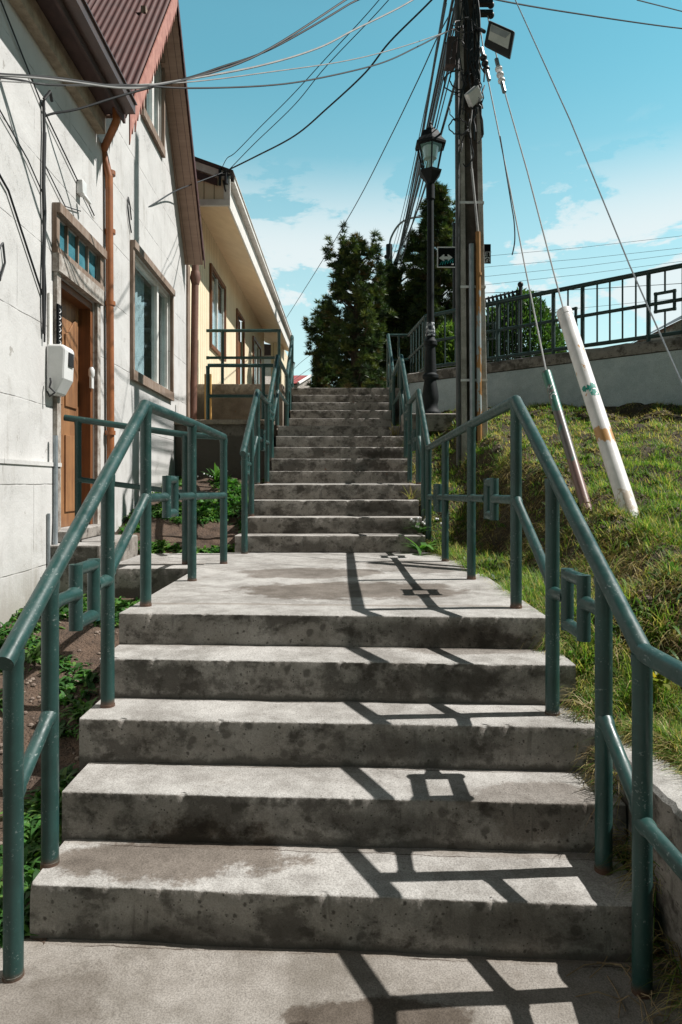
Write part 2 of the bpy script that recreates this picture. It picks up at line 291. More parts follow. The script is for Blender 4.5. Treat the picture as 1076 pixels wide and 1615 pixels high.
M_BARK = simple("grey brown bark", (0.09, 0.065, 0.045), (0.05, 0.038, 0.03), 12, .9, bump=.6, bdist=.02)
def glass(name, tint=(1, 1, 1), base=.06):
    m = bpy.data.materials.new(name); m.use_nodes = True; nt = m.node_tree; nt.nodes.clear(); k = NT(nt)
    t = k.n('ShaderNodeBsdfTransparent'); t.inputs[0].default_value = (*tint, 1)
    g = k.n('ShaderNodeBsdfGlossy'); g.inputs['Roughness'].default_value = .03
    fr = k.n('ShaderNodeFresnel'); fr.inputs[0].default_value = 1.5
    mx = k.n('ShaderNodeMixShader'); gm = k.n('ShaderNodeNewGeometry'); L(nt, k.math('MULTIPLY', k.math('ADD', fr.outputs[0], base, clamp=True), k.math('SUBTRACT', 1.0, gm.outputs['Backfacing'])), mx.inputs[0])
    L(nt, t.outputs[0], mx.inputs[1]); L(nt, g.outputs[0], mx.inputs[2])
    o = k.n('ShaderNodeOutputMaterial'); L(nt, mx.outputs[0], o.inputs[0]); return m
M_GLASS = glass("window glass", (.85, .92, .93), .10); M_LGLASS = glass("lamp glass", (.8, .85, .86), .15)
M_TRANSOM = simple("painted sky pane", (0.035, 0.15, 0.20), (0.10, 0.28, 0.33), 3, .08, bump=0)  # teal stands for the reflected sky, painted into the pane colour
M_CURTAIN = simple("white curtain", (0.80, 0.83, 0.85), (0.62, 0.67, 0.69), 6, .9, bump=0)
M_DARK = simple("dark interior", (0.02, 0.02, 0.022), rough=.9, bump=0)
M_ROOM = simple("brown room interior", (0.12, 0.05, 0.03), (0.05, .03, .03), 2, .9, bump=0)
M_SILVER = simple("silver reflector", (0.6, 0.62, 0.62), (0.5, 0.52, 0.52), 8, .35, .6, bump=0)
M_SIGNBLACK = simple("black sign face", (0.008, 0.009, 0.010), rough=.8, spec=.1, bump=0)
M_SIGNWHITE = simple("white sign print", (0.8, 0.8, 0.8), rough=.5, bump=0)
M_TEAL = simple("teal spray paint", (0.03, 0.42, 0.42), rough=.6, bump=0)
M_GRAFF = simple("green spray paint", (0.02, 0.30, 0.22), (0.01, .2, .16), 60, .6, bump=0)

# ------------------------------------------------------------------ mesh helpers
def P(px, py, d): return Vector(((px - VX) / F * d, d, EYE - (py - VY) / F * d))
def tag(o, label=None, cat=None, group=None, kind=None):
    if label: o['label'] = label
    if cat: o['category'] = cat
    if group: o['group'] = group
    if kind: o['kind'] = kind
    return o
def thing(name, loc, label, cat, group=None):
    o = bpy.data.objects.new(name, None); COL.objects.link(o); o.location = loc; o.empty_display_size = .2
    return tag(o, label, cat, group)
class MB:
    def __init__(s): s.v = []; s.f = []; s.at = None
    def add(s, vs, fs):
        b = len(s.v); s.v += [tuple(x) for x in vs]; s.f += [tuple(i + b for i in f) for f in fs]; return s
    def hexa(s, c):  # 8 corners: bottom 4 ccw, top 4
        return s.add(c, [(0, 3, 2, 1), (4, 5, 6, 7), (0, 1, 5, 4), (1, 2, 6, 5), (2, 3, 7, 6), (3, 0, 4, 7)])
    def box(s, x0, x1, y0, y1, z0, z1):
        return s.hexa([(x0, y0, z0), (x1, y0, z0), (x1, y1, z0), (x0, y1, z0), (x0, y0, z1), (x1, y0, z1), (x1, y1, z1), (x0, y1, z1)])
    def tube(s, pts, r, n=14, cap=True):
        pts = [Vector(p) for p in pts]; rs = r if isinstance(r, (list, tuple)) else [r] * len(pts)
        vs, fs = [], []; t0 = (pts[1] - pts[0]).normalized()
        u = t0.orthogonal().normalized()
        for i, p in enumerate(pts):
            if i == 0: t = t0
            elif i == len(pts) - 1: t = (pts[i] - pts[i - 1]).normalized()
            else:
                t = ((pts[i + 1] - p).normalized() + (p - pts[i - 1]).normalized())
                t = t.normalized() if t.length > 1e-6 else t0
            u = (u - t * u.dot(t)).normalized(); w = t.cross(u)
            for j in range(n):
                a = 2 * math.pi * j / n; vs.append(p + (u * math.cos(a) + w * math.sin(a)) * rs[i])
        for i in range(len(pts) - 1):
            for j in range(n):
                a, b_ = i * n + j, i * n + (j + 1) % n; fs.append((a, b_, b_ + n, a + n))
        if cap: fs.append(tuple(range(n - 1, -1, -1))); fs.append(tuple((len(pts) - 1) * n + j for j in range(n)))
        return s.add(vs, fs)
    def sphere(s, c, r, n=12, m=8, sz=1.0):
        c = Vector(c); vs, fs = [c + Vector((0, 0, r * sz))], []
        for i in range(1, m):
            for j in range(n):
                a, b_ = math.pi * i / m, 2 * math.pi * j / n
                vs.append(c + Vector((math.sin(a) * math.cos(b_), math.sin(a) * math.sin(b_), math.cos(a) * sz)) * r)
        vs.append(c - Vector((0, 0, r * sz)))
        for j in range(n): fs.append((0, 1 + j, 1 + (j + 1) % n)); fs.append((len(vs) - 1, 1 + (m - 2) * n + (j + 1) % n, 1 + (m - 2) * n + j))
        for i in range(m - 2):
            for j in range(n):
                a = 1 + i * n + j; b_ = 1 + i * n + (j + 1) % n; fs.append((a, a + n, b_ + n, b_))
        return s.add(vs, fs)
    def lathe(s, c, prof, n=16, flat=False):
        c = Vector(c); vs, fs = [], []
        for (r, z) in prof:
            for j in range(n):
                a = 2 * math.pi * (j + (.5 if flat else 0)) / n; vs.append(c + Vector((r * math.cos(a), r * math.sin(a), z)))
        for i in range(len(prof) - 1):
            for j in range(n):
                a, b_ = i * n + j, i * n + (j + 1) % n; fs.append((a, b_, b_ + n, a + n))
        fs.append(tuple(range(n - 1, -1, -1))); fs.append(tuple((len(prof) - 1) * n + j for j in range(n)))
        return s.add(vs, fs)
    def prism(s, poly, ext):  # poly: 3d points, extruded by vector ext
        n = len(poly); e = Vector(ext); vs = [Vector(p) for p in poly] + [Vector(p) + e for p in poly]
        return s.add(vs, [tuple(range(n - 1, -1, -1)), tuple(range(n, 2 * n))] + [(i, (i + 1) % n, (i + 1) % n + n, i + n) for i in range(n)])
    def build(s, name, m, parent=None, smooth=True, ang=40, bevel=0):
        me = bpy.data.meshes.new(name); off = Vector((0, 0, 0)); p = parent
        while p is not None: off += p.location; p = p.parent
        me.from_pydata([tuple(Vector(v) - off) for v in s.v], [], s.f); me.materials.append(m)
        import bmesh
        bm = bmesh.new(); bm.from_mesh(me)
        bmesh.ops.recalc_face_normals(bm, faces=bm.faces); bm.to_mesh(me); bm.free()
        if smooth:
            me.polygons.foreach_set('use_smooth', [True] * len(me.polygons)); me.set_sharp_from_angle(angle=math.radians(ang))
        if s.at:
            for nm_, vals in s.at.items():
                a_ = me.attributes.new(nm_, 'FLOAT', 'POINT'); a_.data.foreach_set('value', (list(vals) + [0.0] * len(me.vertices))[:len(me.vertices)])
        o = bpy.data.objects.new(name, me); COL.objects.link(o)
        if parent: o.parent = parent
        if bevel:
            bv = o.modifiers.new('bevel', 'BEVEL'); bv.width = bevel; bv.segments = 2; bv.limit_method = 'ANGLE'
        return o
def np_mesh(name, v, tris, m, col=None, parent=None, smooth=False):
    me = bpy.data.meshes.new(name); off = Vector((0, 0, 0)); p = parent
    while p is not None: off += p.location; p = p.parent
    v = np.asarray(v, np.float32) - np.array(off, np.float32); tris = np.asarray(tris, np.int32)
    me.vertices.add(len(v)); me.vertices.foreach_set('co', v.ravel())
    me.loops.add(tris.size); me.loops.foreach_set('vertex_index', tris.ravel())
    me.polygons.add(len(tris)); me.polygons.foreach_set('loop_start', np.arange(0, tris.size, 3, dtype=np.int32))
    me.update(calc_edges=True); me.materials.append(m)
    if smooth: me.polygons.foreach_set('use_smooth', np.ones(len(tris), bool))
    if col is not None:
        a = me.color_attributes.new('Col', 'FLOAT_COLOR', 'POINT'); c = np.ones((len(v), 4), np.float32); c[:, :3] = col; a.data.foreach_set('color', c.ravel())
    me.validate(); o = bpy.data.objects.new(name, me); COL.objects.link(o)
    if parent: o.parent = parent
    return o
def blades(pos, head, ln, wd, rise, droop, col, segs=3, prof=None):
    """strips that rise and arch over: grass blades and leaves"""
    N = len(pos); t = np.linspace(0, 1, segs + 1)
    prof = np.array(prof if prof is not None else [1 - x * .96 for x in t])
    fx, fy = np.cos(head), np.sin(head); v = np.zeros((N, segs + 1, 2, 3))
    for i, tt in enumerate(t):
        out = ln * np.cos(rise) * tt + ln * droop * .3 * tt * tt
        up = ln * (np.sin(rise) * tt - droop * tt * tt)
        cx = pos[:, 0] + fx * out; cy = pos[:, 1] + fy * out; cz = pos[:, 2] + up
        w = wd * prof[i] * .5
        v[:, i, 0] = np.stack([cx - fy * w, cy + fx * w, cz + w * .3], 1); v[:, i, 1] = np.stack([cx + fy * w, cy - fx * w, cz + w * .3], 1)
    base = (np.arange(N) * (segs + 1) * 2)[:, None]; tr = []
    for i in range(segs):
        a = 2 * i; tr.append(np.stack([base[:, 0] + a, base[:, 0] + a + 1, base[:, 0] + a + 3], 1)); tr.append(np.stack([base[:, 0] + a, base[:, 0] + a + 3, base[:, 0] + a + 2], 1))
    return v.reshape(-1, 3), np.stack(tr, 1).reshape(-1, 3), np.repeat(col, (segs + 1) * 2, 0)
def nz(x, y, z=0.0): return mnoise.noise(Vector((x, y, z)))
def lerp_tab(tab, x):
    if x <= tab[0][0]: return tab[0][1]
    for (a, b), (c, d) in zip(tab, tab[1:]):
        if x <= c: return b + (d - b) * (x - a) / (c - a)
    return tab[-1][1]
def sst(x): x = max(0, min(1, x)); return x * x * (3 - 2 * x)

# ------------------------------------------------------------------ ground, paths, stairs
GP = [(-60, -4), (-4, -.25), (2, -.2), (3.3, .1), (6.4, .6), (7.3, 1.0), (9.5, 1.3), (11.5, 2.0), (13.5, 3.05), (400, 3.2), (1500, 3.2)]
mb = MB(); ys = [-60, -10, -4, 0, 2, 3.3, 5, 6.4, 7.3, 9.5, 11.5, 12.6, 13.5, 20, 60, 400, 1500]; xs = [-900, -60, -8, -3.2, 0, 3, 8, 60, 900]
mb.add([(x, y, lerp_tab(GP, y)) for y in ys for x in xs], [(j * 9 + i, j * 9 + i + 1, j * 9 + i + 10, j * 9 + i + 9) for j in range(len(ys) - 1) for i in range(8)])
tag(mb.build('ground', M_SOIL), kind='structure')

def step_mesh(xl, xr, yl, yr, yb, zt, zb, res=0.008, seed=0.0, zback=None, chip=1.0):
    """concrete block: rough tread, worn nose, rough riser and two ends"""
    n = max(8, int((xr - xl) / res)); m = MB(); rv_, dn_ = [], []
    back = [1.0, .75, .5, .25, .1, .04] if res < .02 else [1, .5, .1]
    nose = 3; R = .0045; zz = [.12, .25, .4, .55, .7, .85, 1.0] if res < .02 else [.3, .6, 1]
    rows = len(back) + nose + 1 + len(zz)
    for i in range(n + 1):
        u = i / n; x = xl + (xr - xl) * u; yf = yl + (yr - yl) * u
        wob = nz(x * 2.1, seed, 3) * .006 + nz(x * 9, seed, 8) * .003
        c = (max(0, nz(x * 22, seed * 3, 1) - .25) * .045 + max(0, nz(x * 7, seed * 5, 2) - .45) * .04 + abs(nz(x * 60, seed, 5)) * .006 + abs(nz(x * 130, seed, 6)) * .005) * chip
        yf2 = yf + wob
        for t in back:
            y = yf2 + R + (yb - yf2 - R) * t; zs = zt if zback is None else zt + (zback - zt) * t
            rv_.append(0.0); dn_.append(y - yf)
            m.v.append((x, y, zs + nz(x * 3, y * 3, seed) * .003 + nz(x * 15, y * 15, seed) * .0012))
        for q in range(nose + 1):
            a = math.pi / 2 * q / nose; rr = R + c
            rv_.append(0.001); dn_.append(0.0)
            m.v.append((x, yf2 + rr - math.sin(a) * rr + c * .3, zt - rr + math.cos(a) * rr))
        for t in zz:
            z = (zt - R) + (zb - (zt - R)) * t
            rv_.append(zt - z); dn_.append(0.0)
            m.v.append((x, yf2 + nz(x * 5, z * 5, seed + 9) * .005 + nz(x * 24, z * 24, seed) * .002, z))
    for i in range(n):
        for j in range(rows - 1):
            a = i * rows + j; m.f.append((a, a + 1, a + 1 + rows, a + rows))
    for i in (0, n):
        b0 = len(m.v); x = m.v[i * rows][0]
        m.v.append((x, yb, zb)); m.f.append(tuple(i * rows + j for j in range(rows)) + (b0,)); rv_.append(0.0); dn_.append(0.0)
    m.at = {'rv': rv_, 'dn': dn_}; return m
lower = [(-1.06, 0.98, 2.297, 2.175, 2.62, 0.18), (-1.075, 1.02, 2.59, 2.485, 2.91, 0.36), (-1.12, 1.03, 2.87, 2.765, 3.19, 0.54), (-1.135, 1.025, 3.155, 3.04, 3.50, 0.72)]
FL1 = thing('stair_flight', (0, 2.3, 0), "lowest flight of four wide stained concrete steps in the foreground", "stairs", "flights of concrete steps")
for i, (a, b, c, d, e, z) in enumerate(lower): step_mesh(a, b, c, d, e, z, z - .30 if i else -.1, seed=i * 3.7 + 1).build('step', M_CONC, FL1, ang=50)
mb = step_mesh(-1.14, .99, 3.44, 3.33, 6.42, 0.90 - .025, .55, seed=21.3)
tag(mb.build('landing', M_CONC, ang=50), kind='structure')
# bottom walk
mb = MB(); n, mm = 120, 90
mb.add([(-1.35 + 2.4 * i / n, .3 + 2.1 * j / mm, nz(i * .1, j * .1, 3) * .004) for j in range(mm + 1) for i in range(n + 1)], [(j * (n + 1) + i, j * (n + 1) + i + 1, (j + 1) * (n + 1) + i + 1, (j + 1) * (n + 1) + i) for j in range(mm) for i in range(n)])
mb.at = {'dn': [v[1] - (2.297 - .06 * (v[0] + 1.06)) + .287 for v in mb.v]}
tag(mb.build('path', M_FLOOR), kind='structure')
FL2 = thing('stair_flight', (0, 6.4, .875), "second flight of narrow dark stained steps above the sunlit landing", "stairs", "flights of concrete steps")
U = [(6.42, 1.035), (6.70, 1.195), (6.98, 1.355)]
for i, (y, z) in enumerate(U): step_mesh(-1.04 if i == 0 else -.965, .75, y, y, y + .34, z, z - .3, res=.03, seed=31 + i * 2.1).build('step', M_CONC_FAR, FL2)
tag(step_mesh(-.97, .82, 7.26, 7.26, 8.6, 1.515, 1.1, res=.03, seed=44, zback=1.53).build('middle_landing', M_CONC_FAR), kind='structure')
FL3 = thing('stair_flight', (0, 8.55, 1.53), "third flight of grey steps starting above the middle landing", "stairs", "flights of concrete steps")
for i in range(4):
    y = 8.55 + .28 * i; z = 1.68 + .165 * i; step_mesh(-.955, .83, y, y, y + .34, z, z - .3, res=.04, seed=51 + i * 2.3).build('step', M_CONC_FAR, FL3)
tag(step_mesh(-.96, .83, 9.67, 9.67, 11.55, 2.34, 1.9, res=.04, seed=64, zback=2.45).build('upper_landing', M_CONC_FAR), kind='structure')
FL4 = thing('stair_flight', (0, 11.5, 2.45), "highest flight of grey steps reaching up to the trees", "stairs", "flights of concrete steps")
for i in range(4):
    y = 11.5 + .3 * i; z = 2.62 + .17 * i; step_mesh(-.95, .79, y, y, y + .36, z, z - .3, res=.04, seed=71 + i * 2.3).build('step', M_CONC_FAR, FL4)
tag(step_mesh(-1.6, 1.0, 12.7, 12.7, 18, 3.30, 2.9, res=.05, seed=84).build('top_path', M_CONC_FAR), kind='structure')

# left soil and slab to the door
GL = [(-2, -.06), (1.9, -.02), (2.4, .02), (3.4, .26), (4.5, .56), (5.3, .63), (6.35, .80), (6.7, .92), (7.6, 1.2), (9.8, 1.62), (12, 2.1)]
def gl(x, y): return lerp_tab(GL, y) + .06 * sst((-x - 1.3) / .8) * (1 if y < 5 else .4) + nz(x * 2.5, y * 2.5, 1) * .03 + nz(x * 9, y * 9, 2) * .012
mb = MB(); nx, ny = 60, 200
mb.add([(-3.0 + 2.0 * i / nx, .3 + 10.2 * j / ny, gl(-3 + 2.0 * i / nx, .3 + 10.2 * j / ny)) for j in range(ny + 1) for i in range(nx + 1)], [(j * (nx + 1) + i, j * (nx + 1) + i + 1, (j + 1) * (nx + 1) + i + 1, (j + 1) * (nx + 1) + i) for j in range(ny) for i in range(nx)])
tag(mb.build('garden_soil', M_SOIL), kind='structure')
tag(step_mesh(-1.9, -1.145, 5.28, 5.33, 6.45, .868, .45, seed=91).build('door_path', M_CONC), kind='structure')

# ------------------------------------------------------------------ white house
def xw(d): return -2.156 - .028 * d
def Wp(d, z, o=0.0): return Vector((xw(d) + o, d, z))
def wbox(m, d0, d1, z0, z1, o0, o1):
    return m.hexa([Wp(d0, z0, o0), Wp(d0, z0, o1), Wp(d1, z0, o1), Wp(d1, z0, o0), Wp(d0, z1, o0), Wp(d0, z1, o1), Wp(d1, z1, o1), Wp(d1, z1, o0)])
HW = thing('white_house', (-3.5, 6.0, .5), "white panelled two storey house with wooden door left of the steps", "house")
holes = [(5.46, 6.33, 1.13, 3.20), (5.42, 6.42, 3.36, 3.66), (7.55, 9.42, 2.78, 4.12), (7.97, 8.92, 5.90, 7.00)]
RID = (8.46, 7.64); EL = (6.42, 5.0); ER = (10.42, 4.9)
def zr(d): return RID[1] + (EL[1] - RID[1]) * (RID[0] - d) / (RID[0] - EL[0]) if d < RID[0] else RID[1] + (ER[1] - RID[1]) * (d - RID[0]) / (ER[0] - RID[0])
mb = MB(); D = sorted({-1.0, 2, 4, 6.42, 10.42, 10.62, *[h[0] for h in holes], *[h[1] for h in holes], RID[0]} | {6.42 + .25 * i for i in range(17)})
Z = sorted({.2, 1.0, 2.0, 4.6, 5.0, *[h[2] for h in holes], *[h[3] for h in holes]} | {5.0 + .25 * i for i in range(11)})
for d0, d1 in zip(D, D[1:]):
    dm = (d0 + d1) / 2; top = (lambda d: max(5.0, zr(d) - .06) if 6.42 <= d <= 10.42 else 5.0)
    for z0, z1 in zip(Z, Z[1:]):
        if any(h[0] < dm < h[1] and h[2] < (z0 + z1) / 2 < h[3] for h in holes): continue
        a0, a1 = min(z1, top(d0)), min(z1, top(d1)); b0, b1 = min(z0, top(d0)), min(z0, top(d1))
        if a0 - b0 < 1e-4 and a1 - b1 < 1e-4: continue
        mb.add([Wp(d0, b0), Wp(d1, b1), Wp(d1, a1), Wp(d0, a0)], [(0, 1, 2, 3)])
mb.add([Wp(10.62, .2), Wp(10.62, .2, -3.5), Wp(10.62, 5, -3.5), Wp(10.62, 5)], [(0, 1, 2, 3)])
for (a, b, c, d) in holes:   # reveals
    mb.add([Wp(a, c), Wp(b, c), Wp(b, d), Wp(a, d), Wp(a, c, -.14), Wp(b, c, -.14), Wp(b, d, -.14), Wp(a, d, -.14)], [(0, 1, 5, 4), (1, 2, 6, 5), (2, 3, 7, 6), (3, 0, 4, 7)])
wall = mb.build('wall', M_WHITE, HW, smooth=False)
mb = MB(); wbox(mb, -1, 5.45, .25, 1.66, .003, .035); wbox(mb, -1, 5.45, 1.66, 1.69, .003, .045); mb.build('plinth_board', M_WHITE, HW, smooth=False)
mb = MB(); wbox(mb, 10.5, 10.66, 1.4, 4.9, .004, .03); mb.build('corner_board', M_FRAME, HW, smooth=False)
# door
dr = MB(); wbox(dr, 5.46, 6.33, 1.15, 3.2, -.19, -.12); dr = dr.build('door', M_DOOR, HW, smooth=False)
m2 = MB()
for (z0, z1, a0, a1) in ((1.28, 1.95, 5.58, 5.86), (1.28, 1.95, 5.93, 6.21)): wbox(m2, a0, a1, z0, z1, -.119, -.105)
for (a0, a1, arch) in ((5.58, 5.86, 0), (5.93, 6.21, 1)):
    poly = [Wp(a0, 2.2, -.119), Wp(a1, 2.2, -.119)]
    for q in range(7):
        t = q / 6; dd = a1 + (a0 - a1) * t; s = (a1 - dd) / .28 if arch == 0 else (dd - a0) / .28
        poly.append(Wp(dd, 2.83 + .18 * (1 - math.cos((1 - s) * 0 + s * math.pi)) / 2, -.119))
    m2.prism(poly, (.014, 0, 0))
m2.build('panel', M_DOOR, dr, smooth=False, bevel=.004)
m2 = MB()
for q in range(2): m2.sphere(Wp(5.62 + .07 * q, 2.07, -.085), .028, 12, 8)
m2.build('handle', M_BLACKIRON, dr)
mb = MB(); wbox(mb, 6.27, 6.328, 1.15, 3.19, -.118, -.01); wbox(mb, 5.462, 5.5, 1.15, 3.19, -.118, -.01); wbox(mb, 5.5, 6.27, 3.13, 3.192, -.118, -.01); mb.build('door_jamb', M_JAMB, HW, smooth=False)
mb = MB(); wbox(mb, 5.38, 5.458, 1.1, 3.2, .004, .035); wbox(mb, 6.335, 6.42, 1.1, 3.2, .004, .035); wbox(mb, 5.36, 6.44, 3.2, 3.34, .004, .06); mb.build('door_frame', M_TRIM, HW, smooth=False)
mb = MB(); wbox(mb, 5.40, 6.40, 1.06, 1.15, -.12, .12); mb.build('door_sill', M_CONC, HW, smooth=False, bevel=.01)
mb = MB(); wbox(mb, 5.36, 6.5, 3.66, 3.735, .004, .07); wbox(mb, 5.36, 6.48, 3.342, 3.39, .004, .05); wbox(mb, 5.36, 5.42, 3.39, 3.66, .004, .04); wbox(mb, 6.40, 6.48, 3.39, 3.66, .004, .04)
fr = mb.build('transom_window', M_FRAME, HW, smooth=False)
for q in range(1, 4):
    m2 = wbox(MB(), 5.42 + .245 * q - .012, 5.42 + .245 * q + .012, 3.39, 3.66, -.012, .012)
    m2.build('glazing_bar', M_FRAME, fr, smooth=False)
m2 = MB(); wbox(m2, 5.42, 6.42, 3.36, 3.66, -.022, -.014); m2.build('pane', M_TRANSOM, fr, smooth=False)
def curtain(m, dA, dB, z0, z1, o, amp, wob=26):
    n = 80; vs = []
    for i in range(n + 1):
        d = dA + (dB - dA) * i / n; w = math.sin(d * wob + 1.3 * math.sin(d * 9)) * amp; vs += [Wp(d, z0, o + w), Wp(d, z1, o + w * .7)]
    m.add(vs, [(2 * i, 2 * i + 2, 2 * i + 3, 2 * i + 1) for i in range(n)]); return m
def window(parent, a, b, c, d, split, wide=.06, curt=True):
    m = MB(); wbox(m, a - wide, b + wide, d, d + wide + .02, .004, .06); wbox(m, a - wide, b + wide, c - wide - .05, c, .004, .045)
    wbox(m, a - wide, a, c, d, .004, .04); wbox(m, b, b + wide, c, d, .004, .04); f = m.build('window', M_FRAME, parent, smooth=False)
    m = MB(); w = .045
    for (p, q) in ((a, split), (split, b)):
        wbox(m, p + .003, p + w, c, d, -.10, -.03); wbox(m, q - w, q - .003, c, d, -.10, -.03); wbox(m, p + w, q - w, c + .003, c + w, -.10, -.03); wbox(m, p + w, q - w, d - w, d - .003, -.10, -.03)
    m.build('sash', M_WHITEPAINT, f, smooth=False)
    m = MB(); wbox(m, a + w, b - w, c + w, d - w, -.072, -.066); m.build('pane', M_GLASS, f, smooth=False)
    m = MB(); wbox(m, a - .3, b + .3, c - .3, d + .3, -1.2, -1.15); m.build('room', M_ROOM, f, smooth=False)
    if curt:
        m = curtain(MB(), a + .02, a + (split - a) * .86, c, d, -.16, .022); curtain(m, b - .16, b, c, d, -.16, .02); m.build('curtain', M_CURTAIN, f)
    return f
window(HW, 7.55, 9.42, 2.78, 4.12, 8.86)
window(HW, 7.97, 8.92, 5.90, 7.00, 8.62, .05)
# eave, gutter, downpipe
mb = MB(); wbox(mb, -1, 6.40, 4.80, 4.97, .004, .085); mb.build('wall_plate', M_BEAM, HW, smooth=False)
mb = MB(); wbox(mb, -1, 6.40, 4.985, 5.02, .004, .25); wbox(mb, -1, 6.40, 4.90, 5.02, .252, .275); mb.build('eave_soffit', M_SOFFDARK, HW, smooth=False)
def gutter(m, y0, y1, pf, w, h, z):   # open trough
    for (o0, o1, za, zb) in ((0, w, z, z + .012), (0, .01, z + .012, z + h), (w - .01, w, z + .012, z + h), (w, w + .018, z + h - .012, z + h)):
        m.hexa([pf(y0, za, o0), pf(y0, za, o1), pf(y1, za, o1), pf(y1, za, o0), pf(y0, zb, o0), pf(y0, zb, o1), pf(y1, zb, o1), pf(y1, zb, o0)])
    m.hexa([pf(y1 - .01, z + .012, .01), pf(y1 - .01, z + .012, w - .01), pf(y1, z + .012, w - .01), pf(y1, z + .012, .01), pf(y1 - .01, z + h, .01), pf(y1 - .01, z + h, w - .01), pf(y1, z + h, w - .01), pf(y1, z + h, .01)])
    return m
gutter(MB(), -1, 6.36, lambda y, z, o: Wp(y, z, .278 + o), .10, .095, 4.965).build('gutter', M_GUTTER, HW, smooth=False)
mb = MB(); dp = [P(184, 166, 6.30), P(184, 190, 6.31), P(181, 198, 6.32), P(166, 230, 6.55), P(163, 238, 6.60), Wp(6.62, 4.5, .05), Wp(6.66, 2.4, .05), Wp(6.67, .92, .05)]
for a, b in zip(dp, dp[1:]): mb.tube([a, b], .036, 14); mb.sphere(b, .036, 14, 8)
for z in (4.55, 3.98, 3.28, 2.02): mb.lathe(Wp(6.655, z, .05), [(.05, -.02), (.05, .02)], 14)
mb.build('downpipe', M_COPPER, HW)
mb = MB(); mb.tube([Wp(10.72, 4.95, .10), Wp(10.72, 1.3, .05)], .055, 12); mb.lathe(Wp(10.72, 4.75, .1), [(.06, -.1), (.085, 0), (.07, .1)], 12); mb.build('downpipe', M_BROWNPIPE, HW)
# roof: main slope and cross gable in corrugated sheet
mb = MB(); wl = .076; n = int(7.4 / (wl / 6)); vs = []
for i in range(n + 1):
    d = -1.0 + 7.4 * i / n; w = math.sin(2 * math.pi * d / wl) * .009; vs += [Wp(d, 5.085 + w, .33), Wp(d, 5.085 + .38 * 3.5 + w, -3.2)]
mb.add(vs, [(2 * i, 2 * i + 2, 2 * i + 3, 2 * i + 1) for i in range(n)])
roof = mb.build('roof', M_ROOF, HW)
mb = MB()
for (e0, e1) in ((EL, RID), (RID, ER)):
    n = int(3.4 / (wl / 6)); vs = []; nn = Vector((0, -(e1[1] - e0[1]), e1[0] - e0[0])).normalized()
    for i in range(n + 1):
        o = .29 - 3.4 * i / n; w = nn * (math.sin(2 * math.pi * o / wl) * .010)
        vs += [Wp(e0[0], e0[1] + .03, o) + w, Wp(e1[0], e1[1] + .03, o) + w]
    mb.add(vs, [(2 * i, 2 * i + 2, 2 * i + 3, 2 * i + 1) for i in range(n)])
mb.build('gable_sheet', M_ROOF, roof)
def rake(e0, e1, o, drop, teeth, m, thick=.012, zoff=.05):
    mm_ = MB(); n = teeth
    for i in range(n):
        t0, t1 = i / n, (i + 1) / n; a = Wp(e0[0] + (e1[0] - e0[0]) * t0, e0[1] + (e1[1] - e0[1]) * t0 + zoff, o); b = Wp(e0[0] + (e1[0] - e0[0]) * t1, e0[1] + (e1[1] - e0[1]) * t1 + zoff, o)
        k = drop * (1 + .25 * nz(i * 1.7, 3)); mid = (a + b) / 2
        mm_.prism([a, b, b - Vector((0, 0, drop * .72)), mid - Vector((0, 0, k * .80)), a - Vector((0, 0, k))], (thick, 0, 0))
    return mm_
rake(EL, RID, .30, .34, 22, M_ROOFEDGE).build('rake_flashing', M_ROOFEDGE, roof, smooth=False)
rake(ER, RID, .295, .15, 24, M_ROOF).build('rake_flashing', M_ROOF, roof, smooth=False)
M_RSOFF = plank("painted soffit planks", (0.42, 0.28, 0.215), (0.33, 0.215, 0.165), 1, .10, .8, (0.08, .05, .04))
mb = MB()
for (e0, e1) in ((EL, RID), (RID, ER)):
    q = [Wp(e0[0], e0[1] - .04, .0), Wp(e0[0], e0[1] - .04, .275), Wp(e1[0], e1[1] - .04, .275), Wp(e1[0], e1[1] - .04, .0)]
    mb.hexa(q + [v + Vector((0, 0, .03)) for v in q])
mb.build('gable_soffit', M_RSOFF, HW, smooth=False)
# meter box, doorbell, wall lamp, conduits on the wall
mb = MB(); z0, z1 = 2.215, 2.60
prof = [Wp(5.24, z0, .003), Wp(5.24, z0, .08), Wp(5.24, z0 + .12, .145), Wp(5.24, z1 - .03, .155), Wp(5.24, z1, .13), Wp(5.24, z1, .003)]
mb.prism(prof, (-.0056, .20, 0)); bx = mb.build('meter_box', M_PLASTIC, HW, smooth=False, bevel=.018)
m2 = MB(); wbox(m2, 5.30, 5.40, 2.44, 2.545, .13, .160); m2.build('display', M_BLACK, bx, smooth=False)
m2 = MB(); m2.tube([Wp(5.21, 2.33, .05), Wp(5.195, 2.30, .06), Wp(5.195, 2.26, .05), Wp(5.2, 2.22, .09), Wp(5.195, 2.19, .05), Wp(5.2, 2.23, .03)], .008, 8); m2.build('lead', M_BLACK, bx)
mb = MB(); wbox(mb, 5.27, 5.33, 2.57, 3.0, .004, .02); sp_ = mb.build('sign_plate', M_WHITEPAINT, HW, smooth=False)
m2 = MB(); wbox(m2, 5.36, 5.44, 2.58, 2.94, .036, .05); s2 = m2.build('sign_strip', M_SIGNBLACK, HW, smooth=False)
m2 = MB()
for q in range(6): a = 2.62 + .05 * q; m2.tube([Wp(5.385, a, .0515), Wp(5.415, a + .022, .0515), Wp(5.39, a + .035, .0515)], .004, 6)
m2.build('lettering', M_SIGNWHITE, s2)
mb = MB(); wbox(mb, 6.24, 6.30, 2.40, 2.50, -.009, .012); mb.lathe(Wp(6.27, 2.55, .0), [(.02, -.05), (.028, -.03), (.028, .02), (.015, .045)], 12); mb.build('doorbell', M_PLASTIC, HW)
